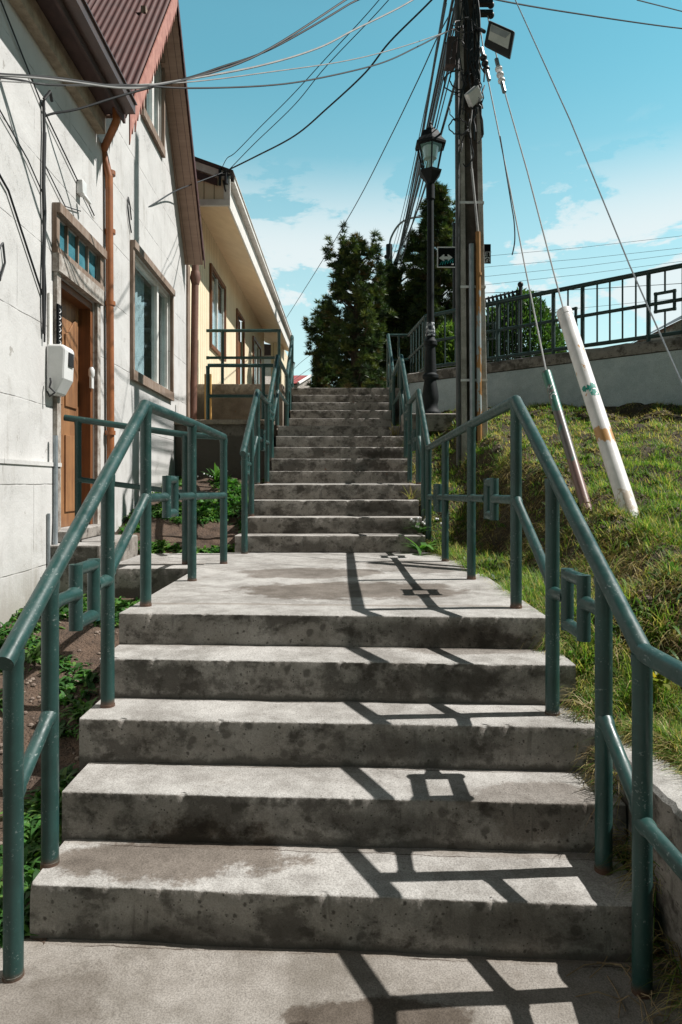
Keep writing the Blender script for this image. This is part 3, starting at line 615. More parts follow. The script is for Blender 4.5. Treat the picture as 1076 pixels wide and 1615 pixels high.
mb = MB(); wbox(mb, 5.88, 5.98, 4.03, 4.15, .003, .06); mb.tube([Wp(5.9, 4.02, .06), Wp(5.95, 3.96, .1)], .018, 8); mb.build('wall_lamp', M_PLASTIC, HW, bevel=.008)
mb = MB(); mb.tube([Wp(5.16 + .01 * math.sin(q * 1.7), 4.42 - .22 * q, .02) for q in range(9)], .012, 8)
mb.tube([Wp(5.19 + .012 * math.sin(q * 2.1 + 1), 4.2 - .2 * q, .018) for q in range(9)], .008, 8)
mb.tube([Wp(5.14, 4.42, .03), Wp(5.18, 4.5, .06), Wp(5.24, 4.46, .05)], .012, 8); mb.build('conduit', M_BLACK, HW)
mb = MB(); mb.tube([Wp(5.3, 1.9, .055), Wp(5.3, 1.25, .055), Wp(5.28, 1.05, .06)], .018, 10); mb.tube([Wp(5.18, 1.3, .05), Wp(5.18, .6, .05)], .012, 8); mb.build('conduit', M_STEEL, HW)
for (pts, r) in (([(4.35, 3.6), (4.6, 3.5), (4.95, 3.15), (5.15, 2.95)], .008), ([(5.2, 3.95), (5.6, 3.8), (5.95, 3.9)], .005), ([(4.4, 4.75), (5.2, 4.35), (6.3, 4.0)], .006), ([(4.4, 4.0), (4.9, 3.85), (5.15, 3.72)], .005), ([(7.5, 4.42), (7.45, 4.55), (7.38, 4.62), (7.36, 4.5), (7.42, 4.38), (7.5, 4.28)], .008), ([(4.46, 3.06), (4.52, 3.12), (4.55, 3.0), (4.48, 2.86), (4.45, 2.98)], .008)):
    mb = MB(); mb.tube([Wp(a, b, .015) for a, b in pts], r, 6); mb.build('wall_cable', M_WIRE, HW)
# stoop at the door
ST = MB(); wbox(ST, 5.22, 6.30, .4, 1.055, .01, .42); tag(ST.build('door_stoop', M_CONC, smooth=False, bevel=.015), "pale concrete stoop block below the wooden door", "step")

# ------------------------------------------------------------------ terraces beside the upper steps
mb = step_mesh(-2.55, -1.06, 9.72, 9.72, 9.95, 2.36, 1.3, res=.04, seed=101); tag(mb.build('terrace_wall', M_CONC_DARK), "dark retaining wall in shade beneath the lower terrace railing", "wall")
mb = MB(); mb.box(-2.6, -1.02, 9.66, 9.9, 2.362, 2.43); tag(mb.build('coping', M_CONC_BROWN, bevel=.012), "pale concrete ledge capping the dark terrace wall", "ledge")
mb = MB(); mb.box(-2.6, -1.0, 9.95, 11.5, 2.2, 2.40); tag(mb.build('lower_terrace', M_CONC_BROWN), kind='structure')
mb = step_mesh(-2.9, -1.06, 11.5, 11.5, 11.75, 3.2, 2.3, res=.04, seed=111); tag(mb.build('terrace_wall', M_CONC_BROWN), "brown stained terrace wall lit below the upper terrace railing", "wall")
mb = MB(); mb.box(-4, -1.06, 11.75, 26, 3.0, 3.2); tag(mb.build('upper_terrace', M_CONC_BROWN), kind='structure')

# ------------------------------------------------------------------ yellow house
HY = thing('yellow_house', (-3.5, 16, 3.2), "cream yellow boarded house with deep white eave beyond the white house", "house")
YX = -2.5
ho = [(12.6, 14.0, 4.1, 5.5), (15.65, 16.65, 3.22, 5.45), (18.4, 19.9, 3.9, 5.42)]
mb = MB(); D = sorted({10.9, 21.0, *[h[0] for h in ho], *[h[1] for h in ho]}); Z = sorted({3.0, 6.35, *[h[2] for h in ho], *[h[3] for h in ho]})
for a, b in zip(D, D[1:]):
    for c, d in zip(Z, Z[1:]):
        if any(h[0] < (a + b) / 2 < h[1] and h[2] < (c + d) / 2 < h[3] for h in ho): continue
        mb.add([(YX, a, c), (YX, b, c), (YX, b, d), (YX, a, d)], [(0, 1, 2, 3)])
mb.add([(YX, 10.9, 2.2), (-5.5, 10.9, 2.2), (-5.5, 10.9, 6.5), (YX, 10.9, 6.3)], [(0, 1, 2, 3)])
mb.add([(YX, 21, 3), (-3.2, 21, 3), (-3.2, 21, 6.5), (YX, 21, 6.3)], [(0, 1, 2, 3)])
mb.build('wall', M_YELLOW, HY, smooth=False)
mb = MB(); mb.box(-2.40, -2.06, 22.0, 26.5, 3.0, 6.05); mb.build('porch_wing', M_YELLOW, HY, smooth=False)
mb = MB(); mb.box(-2.058, -2.03, 23.0, 24.0, 4.4, 5.4); mb.build('window', M_CURTAIN, HY, smooth=False)
for k, (a, b, c, d) in enumerate(ho):
    if k == 1:
        m = MB(); m.box(YX - .1, YX - .06, a, b, c, d); q = m.build('door', M_JAMB, HY, smooth=False)
        m = MB(); m.box(YX + .003, YX + .04, a - .07, a, c, d + .07); m.box(YX + .003, YX + .04, b, b + .07, c, d + .07); m.box(YX + .003, YX + .04, a, b, d, d + .07); m.build('door_frame', M_JAMB, q, smooth=False)
    else:
        m = MB(); w = .07
        m.box(YX + .003, YX + .045, a - w, a, c - w, d + w); m.box(YX + .003, YX + .045, b, b + w, c - w, d + w); m.box(YX + .003, YX + .045, a, b, d, d + w); m.box(YX + .003, YX + .045, a, b, c - w, c)
        q = m.build('window', M_JAMB, HY, smooth=False)
        m = MB(); m.box(YX - .03, YX + .01, a, a + .04, c, d); m.box(YX - .03, YX + .01, b - .04, b, c, d); m.box(YX - .03, YX + .01, (a + b) / 2 - .03, (a + b) / 2 + .03, c, d); m.build('sash', M_WHITEPAINT, q, smooth=False)
        m = MB(); m.box(YX - .025, YX - .02, a, b, c, d); m.build('pane', M_GLASS, q, smooth=False)
        m = MB(); n = 60; vs = []
        for i in range(n + 1): yy = a + (b - a) * i / n; w_ = math.sin(yy * 22 + math.sin(yy * 7)) * .02; vs += [(YX - .1 + w_, yy, c), (YX - .1 + w_ * .6, yy, d)]
        m.add(vs, [(2 * i, 2 * i + 2, 2 * i + 3, 2 * i + 1) for i in range(n)]); m.build('curtain', M_CURTAIN, q)
# sloped soffit, fascia, gutter, boxed end, roof
ye0, ye1 = 10.7, 22.9
mb = MB(); mb.hexa([(YX - .2, ye0 + .02, 6.26), (-1.86, ye0 + .02, 5.92), (-1.86, ye1, 5.92), (YX - .2, ye1, 6.26), (YX - .2, ye0 + .02, 6.30), (-1.86, ye0 + .02, 5.96), (-1.86, ye1, 5.96), (YX - .2, ye1, 6.30)]); mb.build('soffit', M_CREAM, HY, smooth=False)
mb = MB(); mb.box(-1.858, -1.83, ye0, ye1, 5.90, 6.28); mb.build('fascia', M_WHITEPAINT, HY, smooth=False)
gutter(MB(), ye0, ye1, lambda y, z, o: Vector((-1.828 + o, y, z)), .09, .09, 6.24).build('gutter', M_WHITEPAINT, HY, smooth=False)
mb = MB(); mb.prism([(-1.86, ye0 + .015, 5.93), (-1.86, ye0 + .015, 6.3), (-3.2, ye0 + .015, 6.78), (-3.2, ye0 + .015, 5.93)], (0, -.02, 0)); mb.build('gable_infill', M_YELLOW, HY, smooth=False)
mb = MB(); mb.box(-3.2, -1.80, ye0 - .05, ye0 - .008, 5.86, 5.96); mb.prism([(-1.80, ye0 - .05, 6.24), (-1.80, ye0 - .05, 6.36), (-3.2, ye0 - .05, 6.86), (-3.2, ye0 - .05, 6.74)], (0, .04, 0)); mb.box(-1.9, -1.80, ye0 - .05, ye0 - .008, 5.962, 6.24); mb.build('trim_board', M_WHITEPAINT, HY, smooth=False)
mb = MB(); mb.prism([(-2.0, ye0 - .045, 6.18), (-2.0, ye0 - .045, 6.29), (-3.2, ye0 - .045, 6.72), (-3.2, ye0 - .045, 6.6)], (0, .03, 0)); mb.build('rafter_end', M_SOFFDARK, HY, smooth=False)
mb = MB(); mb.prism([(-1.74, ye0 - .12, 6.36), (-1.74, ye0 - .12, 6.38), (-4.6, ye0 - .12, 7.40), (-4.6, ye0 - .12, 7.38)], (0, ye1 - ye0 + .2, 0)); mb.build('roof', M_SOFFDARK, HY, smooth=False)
mb = MB()
for yy in (22.9, 23.3): mb.prism([(-1.78, yy, 6.22), (-1.78, yy, 6.32), (-2.6, yy, 6.6), (-2.6, yy, 6.5)], (0, .06, 0))
mb.build('rafter_tail', M_SOFFIT, HY, smooth=False)
bk = MB(); b0 = P(352, 274, 10.6); bk.tube([b0 + Vector((-.05, 0, .12)), b0 + Vector((-.05, 0, -.18))], .022, 8); bk.tube([b0 + Vector((.05, 0, .05)), b0 + Vector((.05, 0, -.16))], .03, 8); bk.tube([b0 + Vector((-.12, 0, -.02)), b0 + Vector((.12, 0, -.02))], .015, 8); bk.tube([b0 + Vector((0, 0, -.1)), b0 + Vector((.05, .1, -.35))], .015, 8)
bk.build('service_bracket', M_BLACKIRON, HY)
mb = MB(); mb.box(-2.22, -2.12, 10.75, 10.83, 2.3, 3.25); tag(mb.build('timber_post', plank("yellow timber", (.5, .3, .08), (.4, .22, .06), 0, 0)), "short ochre timber strip beside the brown downpipe", "post")

# ------------------------------------------------------------------ railings
PR = .0295
def railing(root, posts, top, mids, orns, r=PR, pm=None, rm=None, mr=.024):
    pm = pm or M_POST; rm = rm or M_RAIL
    for (x, y, zb, zt) in posts:
        m = MB(); m.tube([(x, y, zb - .02), (x, y, zb + .012), (x, y, zb + .013), (x, y, zt - .042), (x, y, zt - .03), (x, y, zt)], [r * 1.12, r * 1.06, r, r, r * 1.1, r * 1.1], 18); m.build('post', pm, root)
    for path in top:
        m = MB()
        for a, b in zip(path, path[1:]):
            m.tube([a, b], r, 18)
        for q in path[1:-1]: m.sphere(q, r * 1.005, 18, 12)
        m.build('top_rail', rm, root)
    for a, b in mids:
        a, b = Vector(a), Vector(b); d = (b - a).normalized(); e = min(.045, (b - a).length * .3)
        m = MB(); m.tube([a, a + d * (e * .72), a + d * e, b - d * e, b - d * (e * .72), b], [mr * 1.2, mr * 1.2, mr, mr, mr * 1.2, mr * 1.2], 16); m.build('mid_rail', rm, root)
    for (x, y, z, hy, hz, ro) in orns:
        m = MB(); c = [(x, y - hy, z - hz), (x, y + hy, z - hz), (x, y + hy, z + hz), (x, y - hy, z + hz)]
        e = .9 * ro
        m.tube([(x, y - hy, z - hz - e), (x, y - hy, z + hz + e)], ro, 14); m.tube([(x, y + hy, z - hz - e), (x, y + hy, z + hz + e)], ro, 14)
        m.tube([c[0], c[1]], ro * .99, 14); m.tube([c[3], c[2]], ro * .99, 14); m.build('square_ornament', rm, root)
def rail_z(path, y):
    for a, b in zip(path, path[1:]):
        if min(a[1], b[1]) - 1e-6 <= y <= max(a[1], b[1]) + 1e-6 and abs(a[1] - b[1]) > 1e-6:
            t = (y - a[1]) / (b[1] - a[1]); return a[2] + (b[2] - a[2]) * t
    return path[-1][2]
# lower left
tl = [(-1.03, 2.06, .985), (-1.067, 3.63, 1.945), (-1.03, 4.585, 1.93), (-.992, 5.56, 1.905)]
RL = thing('stair_railing', (-1.03, 2.118, 0), "green pipe railing along the left side of the lowest steps and landing", "railing", "green pipe railings")
pl = [(-1.03, 2.118, 0), (-1.048, 2.423, .18), (-1.055, 3.03, .54), (-1.067, 3.648, .875), (-1.03, 4.585, .875), (-.992, 5.56, .875)]
railing(RL, [(x, y, z, rail_z(tl, y) - .01) for x, y, z in pl], [tl],
        [((-1.03, 2.118, .555), (-1.048, 2.423, .715)), ((-1.048, 2.423, 1.10), (-1.05, 2.66, 1.10)), ((-1.053, 2.86, 1.10), (-1.055, 3.03, 1.10)), ((-1.055, 3.03, 1.12), (-1.067, 3.648, 1.46)),
         ((-1.067, 3.648, 1.45), (-1.055, 4.0, 1.448)), ((-1.045, 4.2, 1.446), (-1.03, 4.585, 1.443)), ((-1.03, 4.585, 1.44), (-.992, 5.56, 1.43))],
        [(-1.052, 2.76, 1.085, .095, .105, .026), (-1.05, 4.1, 1.45, .09, .10, .026)])
# cross piece toward the door
cp = [(-.992, 5.56, 1.905), (-1.31, 5.58, 1.925), (-2.27, 5.52, 2.06)]
railing(RL, [(-1.31, 5.58, .868, 1.92), (-2.165, 5.53, 1.06, 2.04)], [cp], [((-.992, 5.56, 1.43), (-1.31, 5.58, 1.45)), ((-1.31, 5.58, 1.45), (-2.165, 5.53, 1.56))], [], r=.026, mr=.022)
# right: one welded run
tr_ = [(.90, .35, 1.02), (.893, 2.05, 1.022), (.897, 3.59, 1.963), (.855, 4.65, 1.93), (.80, 6.6, 1.87), (.797, 7.45, 2.53), (.80, 8.55, 2.53), (.80, 9.8, 3.35), (.80, 11.4, 3.33), (.80, 12.8, 4.31)]
RR = thing('stair_railing', (.89, 2.055, 0), "green pipe railing running up the whole right side of the steps by the grass", "railing", "green pipe railings")
pr = [(.893, 2.055, 0), (.90, 2.38, .18), (.888, 2.93, .54), (.897, 3.59, .875), (.857, 4.65, .875), (.835, 5.72, .875), (.80, 6.58, .86), (.798, 6.95, 1.1), (.797, 7.45, 1.515), (.80, 8.5, 1.525), (.80, 9.05, 1.845), (.80, 9.78, 2.34), (.80, 11.38, 2.44), (.80, 12.05, 2.79), (.80, 12.8, 3.3)]
upm = lambda x: [((x, 6.45, 1.72), (x, 6.95, 1.72)), ((x, 6.95, 1.72), (x, 7.45, 2.03)), ((x, 7.45, 2.03), (x, 7.85, 2.03)), ((x, 8.1, 2.03), (x, 8.5, 2.03)), ((x, 8.5, 2.45), (x, 9.05, 2.45)), ((x, 9.05, 2.36), (x, 9.78, 2.85)), ((x, 9.78, 2.85), (x, 11.38, 2.84)), ((x, 11.38, 3.2), (x, 12.05, 3.2)), ((x, 12.05, 3.27), (x, 12.8, 3.78))]
upo = lambda x: [(x, 6.68, 1.72, .09, .09, .024), (x, 7.97, 2.03, .1, .1, .024), (x, 8.78, 2.45, .09, .09, .024), (x, 11.7, 3.2, .09, .09, .022)]
railing(RR, [(x, y, z, rail_z(tr_, y) - .01) for x, y, z in pr], [tr_],
        [((.90, .35, .50), (.893, 2.05, .51)), ((.893, 2.055, .53), (.90, 2.38, .715)), ((.90, 2.38, 1.085), (.896, 2.566, 1.08)), ((.893, 2.754, 1.07), (.888, 2.93, 1.06)), ((.888, 2.93, 1.09), (.897, 3.59, 1.445)),
         ((.897, 3.59, 1.443), (.88, 4.02, 1.436)), ((.873, 4.22, 1.434), (.857, 4.65, 1.427)), ((.857, 4.65, 1.425), (.835, 5.72, 1.41)), ((.835, 5.72, 1.41), (.825, 6.0, 1.405)), ((.818, 6.2, 1.4), (.80, 6.58, 1.395))] + upm(.80)[1:],
        [(.895, 2.66, 1.062, .095, .10, .026), (.878, 4.12, 1.435, .09, .10, .026), (.822, 6.1, 1.40, .09, .10, .026)] + upo(.80)[1:])
# upper left
tu = [(-.94, 6.25, 1.80), (-.962, 7.45, 2.53), (-.98, 8.7, 2.53), (-.98, 9.8, 3.35), (-.975, 11.4, 3.33), (-1.0, 12.8, 4.28)]
RU = thing('stair_railing', (-.94, 6.36, .875), "green pipe railing up the left side of the higher flights", "railing", "green pipe railings")
pu = [(-.94, 6.36, .875), (-.955, 6.92, 1.195), (-.962, 7.45, 1.515), (-.978, 8.5, 1.53), (-.98, 9.05, 1.845), (-.98, 9.78, 2.34), (-.975, 11.38, 2.44), (-.985, 12.05, 2.79), (-1.0, 12.8, 3.3)]
railing(RU, [(x, y, z, rail_z(tu, y) - .01) for x, y, z in pu], [tu], upm(-.97), upo(-.97))
TL = thing('terrace_railing', (-1.5, 9.85, 2.43), "lower green pipe rail standing on the ledge before the cream house", "railing", "terrace railings")
railing(TL, [(-1.975, 9.8, 2.43, 3.21), (-1.18, 9.8, 2.43, 3.21)], [[(-1.975, 9.8, 3.22), (-.98, 9.82, 3.22)]], [((-1.975, 9.8, 2.78), (-1.0, 9.82, 2.78))], [], r=.027)
TU = thing('terrace_railing', (-1.7, 11.6, 3.2), "higher green pipe rail on the brown terrace wall", "railing", "terrace railings")
railing(TU, [(-2.09, 11.6, 3.2, 4.11), (-1.13, 11.6, 3.2, 4.11)], [[(-2.36, 11.6, 4.12), (-1.1, 11.6, 4.12)]], [((-2.36, 11.6, 3.66), (-1.13, 11.6, 3.66))], [], r=.027)

# ------------------------------------------------------------------ grass bank and walls on the right
A = Vector((1.335, 11.4, 0)); B = Vector((4.28, 8.69, 0)); E = A + (B - A) * 1.75; DIR = (B - A).normalized(); NRM = Vector((DIR.y, -DIR.x, 0))
if NRM.y > 0: NRM = -NRM
BT = [(-2, .45), (2.2, .46), (2.75, .47), (3.1, .60), (3.45, .84), (6.4, .86), (7.3, 1.44), (8.5, 1.5), (9.7, 2.26), (11.3, 2.45), (13, 3.0)]
XE = [(-2, 1.22), (2.6, 1.22), (2.9, 1.06), (3.1, 1.03), (3.4, .995), (3.7, .99), (6.3, .86), (6.5, .77), (7.3, .83), (13, .84)]
def hb(x, y):
    b = lerp_tab(BT, y); T = 1.4 + .24 * (y - 5) + .08 * (x - 1.75)
    T = max(min(T, 2.62), b + .05); o_ = x - lerp_tab(XE, y) + nz(x * 1.1, y * 1.4, 8) * .16; s = .14 * min(1, max(0, o_ / .4)) + .86 * sst((o_ - .34) / .56)
    k = s if y > 2.75 else max(s, .15)
    return b + (T - b) * k + (nz(x * 1.9, y * 1.9, 5) * .085 + nz(x * 6, y * 6, 6) * .035 + nz(x * 17, y * 17, 7) * .014) * (.3 + s)
mb = MB(); nx, ny = 110, 220
pts = []
for j in range(ny + 1):
    y = .2 + 12.6 * j / ny; xe = lerp_tab(XE, y)
    for i in range(nx + 1): x = xe + (6.5 - xe) * (i / nx) ** 1.5; pts.append((x, y, hb(x, y)))
b0 = len(pts)
for j in range(ny + 1): x, y, z = pts[j * (nx + 1)]; pts.append((x, y, z - .5))
mb.add(pts, [(j * (nx + 1) + i, j * (nx + 1) + i + 1, (j + 1) * (nx + 1) + i + 1, (j + 1) * (nx + 1) + i) for j in range(ny) for i in range(nx)] + [(b0 + j, j * (nx + 1), (j + 1) * (nx + 1), b0 + j + 1) for j in range(ny)])
tag(mb.build('grass_bank', M_BANK), kind='structure')
mb = MB(); nn_ = 70; vs = []
for i in range(nn_ + 1):
    y = .3 + 2.5 * i / nn_; a = nz(y * 6, 3) * .012 + max(0, nz(y * 19, 7) - .2) * .04
    vs += [(1.03 + nz(y * 4, 1) * .008, y, -.1), (1.03 + nz(y * 4, 2) * .008, y, .3), (1.035 + a, y, .49), (1.05 + a, y, .505), (1.15, y, .51 + nz(y * 5, 4) * .006), (1.27, y, .505), (1.27, y, -.1)]
mb.add(vs, [(i * 7 + j, i * 7 + j + 1, i * 7 + j + 8, i * 7 + j + 7) for i in range(nn_) for j in range(6)] + [tuple(range(7)), tuple(nn_ * 7 + j for j in range(7))])
tag(mb.build('retaining_wall', M_CONC), "low rough concrete kerb wall in the lower right corner below the grass", "wall")
# rendered wall with cap
RW = thing('retaining_wall', tuple(A + Vector((0, 0, 2.3))), "blue grey rendered wall with concrete cap above the grass bank", "wall")
def wallseg(m, p, q, z0, z1, th, n0=0.0):
    d = (q - p).normalized(); nn = Vector((d.y, -d.x, 0)); nn = -nn if nn.y > 0 and abs(nn.y) > .05 else nn
    a, b, c, e = p + nn * n0, q + nn * n0, q + nn * (n0 - th), p + nn * (n0 - th)
    return m.hexa([Vector((v.x, v.y, z0)) for v in (a, b, c, e)] + [Vector((v.x, v.y, z1)) for v in (a, b, c, e)])
A0 = Vector((1.09, 11.63, 0)); A1 = Vector((1.05, 13.4, 0))
mb = MB(); wallseg(mb, A0, E, 2.0, 3.23, .22); mb.hexa([(A0.x + .0, 11.80, 2.0), (A0.x + .22, 11.80, 2.0), (A1.x + .22, 13.4, 2.0), (A1.x, 13.4, 2.0), (A0.x, 11.80, 3.23), (A0.x + .22, 11.80, 3.23), (A1.x + .22, 13.4, 3.23), (A1.x, 13.4, 3.23)])
mb.build('wall_face', M_GREYWALL, RW, smooth=False)
mb = MB(); n = 90; vs = []
for i in range(n + 1):
    p = A0 + (E - A0) * (i / n) - DIR * .03; w = nz(i * .33, 2) * .012 + nz(i * 1.3, 5) * .012
    for (o, z) in ((.035, 3.235), (.04 + w, 3.30), (.03 + w, 3.385 + w), (0, 3.40 + w), (-.26, 3.40)): q = p + NRM * o; vs.append((q.x, q.y, z))
mb.add(vs, [(i * 5 + j, i * 5 + j + 1, i * 5 + j + 6, i * 5 + j + 5) for i in range(n) for j in range(4)] + [tuple(range(5))])
mb.build('cap', M_CONC_FAR, RW, ang=60)
mb = MB(); mb.add([(1.1, 13.6, 3.28), (A0.x + .1, 11.75, 3.28), (E.x, E.y + .1, 3.28), (40, 6, 3.28), (40, 13.6, 3.28)], [(0, 1, 2, 3, 4)]); tag(mb.build('terrace_ground', M_BANK), kind='structure')
# fence
FN = thing('metal_fence', tuple(A + Vector((0, 0, 3.3))), "dark green steel fence with square ornaments on the rendered wall", "fence")
def on_line(px):
    k = (px - VX) / F; t = (k * A.y - A.x) / (DIR.x - k * DIR.y); return A + DIR * t
ZT, ZB, ZM = 4.18, 3.47, 3.80
def fbar(p, q, r, name, square=True):
    m = MB(); m.tube([p, q], r, 8); m.build(name, M_FENCE, FN)
def fl(p, z): return Vector((p.x, p.y, z))
FT = lambda p: 4.21
L0 = Vector((1.19, 12.8, 0)); EE = A + (E - A) * 1.0
for z, r in ((4.31, .032), (3.88, .024), (3.46, .028)):
    zz = z - .0; m = MB(); m.tube([fl(A, zz), fl(EE, zz - .02)], r, 10); m.tube([fl(L0, zz), fl(A, zz)], r, 10); m.sphere(fl(A, zz), r, 10, 8); m.build('rail', M_FENCE, FN)
thick = [671, 785, 873, 919, 1023, 1079, 1200, 1262]; thin = [684, 702, 718, 733, 801, 818, 836, 853, 942, 962, 982, 1003, 1103, 1127, 1151, 1175]
for px in thick: p = on_line(px); fbar(fl(p, 3.36), fl(p, 4.30), .03, 'post')
for px in thin: p = on_line(px); fbar(fl(p, 3.46), fl(p, 4.30), .013, 'baluster')
for t in (.18, .36, .54, .72, .88): p = A + (L0 - A) * t; fbar(fl(p, 3.46), fl(p, 4.30), .013, 'baluster')
for px in (769, 896, 1049, 1232):
    p = on_line(px); h = .115; m = MB(); c = [fl(p - DIR * h, 3.88 - h), fl(p + DIR * h, 3.88 - h), fl(p + DIR * h, 3.88 + h), fl(p - DIR * h, 3.88 + h)]
    for a, b in zip(c, c[1:] + c[:1]): m.tube([a + (a - b).normalized() * .02, b + (b - a).normalized() * .02], .022, 8)
    m.build('square_ornament', M_FENCE, FN); fbar(fl(p, 3.46), fl(p, 3.88 - h), .013, 'baluster'); fbar(fl(p, 3.88 + h), fl(p, 4.3), .013, 'baluster')
# short level rail joining the steps to the fence
LK = thing('link_railing', (.95, 12.8, 3.3), "short level green rail linking the top step railing to the fence", "railing")
railing(LK, [(1.0, 12.82, 3.28, 4.30)], [[(.80, 12.82, 4.31), (1.19, 12.82, 4.31)]], [((.80, 12.82, 3.85), (1.19, 12.82, 3.85))], [], r=.022, mr=.018)

# ------------------------------------------------------------------ street lamp
lb = P(679, 655, 9.75); lx, ly, lz = lb
SLP = thing('street_lamp', (lx, ly, lz), "black cast iron street lamp with six sided lantern on a stone slab", "street lamp")
mb = MB(); mb.lathe((lx, ly, lz), [(.15, 0), (.15, .04), (.13, .07), (.11, .1), (.105, .16), (.115, .2), (.12, .28), (.10, .42), (.085, .5), (.115, .53), (.115, .57), (.085, .6), (.085, .66), (.07, .95), (.068, .98), (.095, 1.0), (.095, 1.05), (.068, 1.09), (.052, 1.15)], 20); mb.build('pedestal', M_LAMP, SLP, ang=30)
top = EYE + (VY - 290) / F * 9.75
mb = MB(); mb.tube([(lx, ly, lz + 1.12), (lx, ly, top)], [.052, .046], 16); mb.lathe((lx, ly, top - .22), [(.062, 0), (.062, .2)], 14); mb.build('pole', M_LAMP, SLP)
mb = MB(); mb.lathe((lx, ly, top), [(.055, 0), (.10, .06), (.165, .14), (.175, .17), (.11, .185)], 6, True); mb.build('lantern_base', M_LAMP, SLP, smooth=False)
mb = MB(); mb.lathe((lx, ly, top), [(.11, .19), (.19, .53)], 6, True); mb.build('lantern_glass', M_LGLASS, SLP, smooth=False)
mb = MB(); mb.tube([(lx, ly, top + .19), (lx, ly, top + .34)], .035, 12); mb.lathe((lx, ly, top + .36), [(.09, 0), (.12, .15)], 12); mb.build('reflector', M_SILVER, SLP)
mb = MB()
for j in range(6):
    a = math.pi * 2 * (j + .5) / 6; mb.tube([(lx + .115 * math.cos(a), ly + .115 * math.sin(a), top + .18), (lx + .195 * math.cos(a), ly + .195 * math.sin(a), top + .54)], .011, 6)
mb.build('lantern_frame', M_LAMP, SLP)
mb = MB(); mb.lathe((lx, ly, top), [(.19, .52), (.235, .53), (.24, .56), (.17, .64), (.14, .70), (.12, .74), (.075, .755), (.07, .78), (.045, .80), (.02, .84), (.025, .86), (.008, .89)], 6, True); mb.build('lantern_roof', M_LAMP, SLP, smooth=False)
mb = MB(); mb.lathe((lx, ly, lz + 1.05), [(.072, .08), (.056, .27)], 16); o = mb.build('sticker', simple("torn white sticker", (0.6, 0.62, 0.64), (0.02, 0.03, 0.04), 22, .6, bump=0, lo=.45, hi=.5), SLP)
mb = MB(); mb.box(lx - .42, lx + .5, ly - .28, ly + .3, lz - .25, lz); tag(mb.build('lamp_plinth', M_CONC_FAR, bevel=.015), "square stone slab carrying the street lamp", "plinth")

# ------------------------------------------------------------------ utility pole
pb = P(746, 694, 8.0); ux, uy, uz = pb
UP = thing('utility_pole', (ux, uy, uz - .2), "tall concrete utility pole with strapped conduits among tangled cables", "utility pole")
def pole_sec(z): return 1 - .045 * (z - uz)   # taper
def pxs(z): return ux - .012 * (z - uz)
mb = MB(); HT = 8.6; zs = [uz - .3 + HT * i / 14 for i in range(15)]
def lvl(z, pr_): k = pole_sec(z); return [(pxs(z) + a * k, uy + b * k, z) for a, b in pr_]
Hs = [(-.15, -.12), (-.085, -.12), (-.07, -.06), (.07, -.06), (.085, -.12), (.15, -.12), (.15, .12), (.085, .12), (.07, .06), (-.07, .06), (-.085, .12), (-.15, .12)]
vs = []; [vs.extend(lvl(z, Hs)) for z in zs]
mb.add(vs, [(i * 12 + j, i * 12 + (j + 1) % 12, (i + 1) * 12 + (j + 1) % 12, (i + 1) * 12 + j) for i in range(14) for j in range(12)])
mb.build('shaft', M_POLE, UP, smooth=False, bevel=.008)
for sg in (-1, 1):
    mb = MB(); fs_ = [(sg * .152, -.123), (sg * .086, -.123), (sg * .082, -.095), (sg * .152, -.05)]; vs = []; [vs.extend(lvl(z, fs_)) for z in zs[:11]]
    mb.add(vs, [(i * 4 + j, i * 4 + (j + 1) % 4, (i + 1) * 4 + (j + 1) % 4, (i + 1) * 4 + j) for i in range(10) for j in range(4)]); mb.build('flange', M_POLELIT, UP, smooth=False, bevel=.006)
mb = MB(); mb.tube([(pxs(z) - .185 * pole_sec(z), uy - .10, z) for z in (uz - .3, uz + 3, uz + 7.9)], .028, 12); mb.build('conduit', simple("dull grey conduit", (.10, .105, .105), (.06, .06, .06), 7, .6), UP)
mb = MB(); mb.tube([(ux - .03, uy - .15, uz - .3), (ux - .045, uy - .15, EYE + (VY - 385) / F * 7.85)], .031, 14); mb.build('conduit', M_STEEL, UP)
z1 = EYE + (VY - 366) / F * 7.85; z2 = EYE + (VY - 266) / F * 7.85
mb = MB(); mb.tube([(ux + .05, uy - .15, uz - .3), (ux + .03, uy - .15, z1)], .028, 14); mb.lathe((ux + .04, uy - .15, z1 - .5), [(.034, 0), (.034, .03)], 14); mb.build('conduit', M_OPIPE, UP)
mb = MB(); mb.tube([(ux + .03, uy - .15, z1), (ux - .04, uy - .14, z2)], .014, 10); mb.tube([(ux - .04, uy - .14, z2), (ux - .05, uy - .1, z2 + .5), (ux, uy - .14, z2 + 1.0)], .008, 6); mb.build('conduit', M_WIREW, UP)
for py in (320, 453, 600):
    z = EYE + (VY - py) / F * 7.9; k = pole_sec(z); mb = MB(); w = .156 * k
    x = pxs(z); mb.box(x - w - .004, x + w + .004, uy - .128 * k - .004, uy - .128 * k + .0, z - .014, z + .014); mb.box(x - w - .004, x - w, uy - .128 * k, uy + .12, z - .014, z + .014); mb.box(x + w, x + w + .004, uy - .128 * k, uy + .12, z - .014, z + .014)
    mb.build('steel_strap', M_SIGNWHITE, UP, smooth=False)
def rot_box(m, c, hx, hy, hz, rz, ry, rx=0):
    from mathutils import Euler
    R = Euler((rx, ry, rz)).to_matrix(); c = Vector(c)
    return m.hexa([c + R @ Vector(q) for q in ((-hx, -hy, -hz), (hx, -hy, -hz), (hx, hy, -hz), (-hx, hy, -hz), (-hx, -hy, hz), (hx, -hy, hz), (hx, hy, hz), (-hx, hy, hz))])
mb = rot_box(MB(), P(747, 152, 7.78), .085, .04, .075, .2, -.75, .5); mb.build('junction_box', M_PLASTIC, UP, smooth=False, bevel=.008)
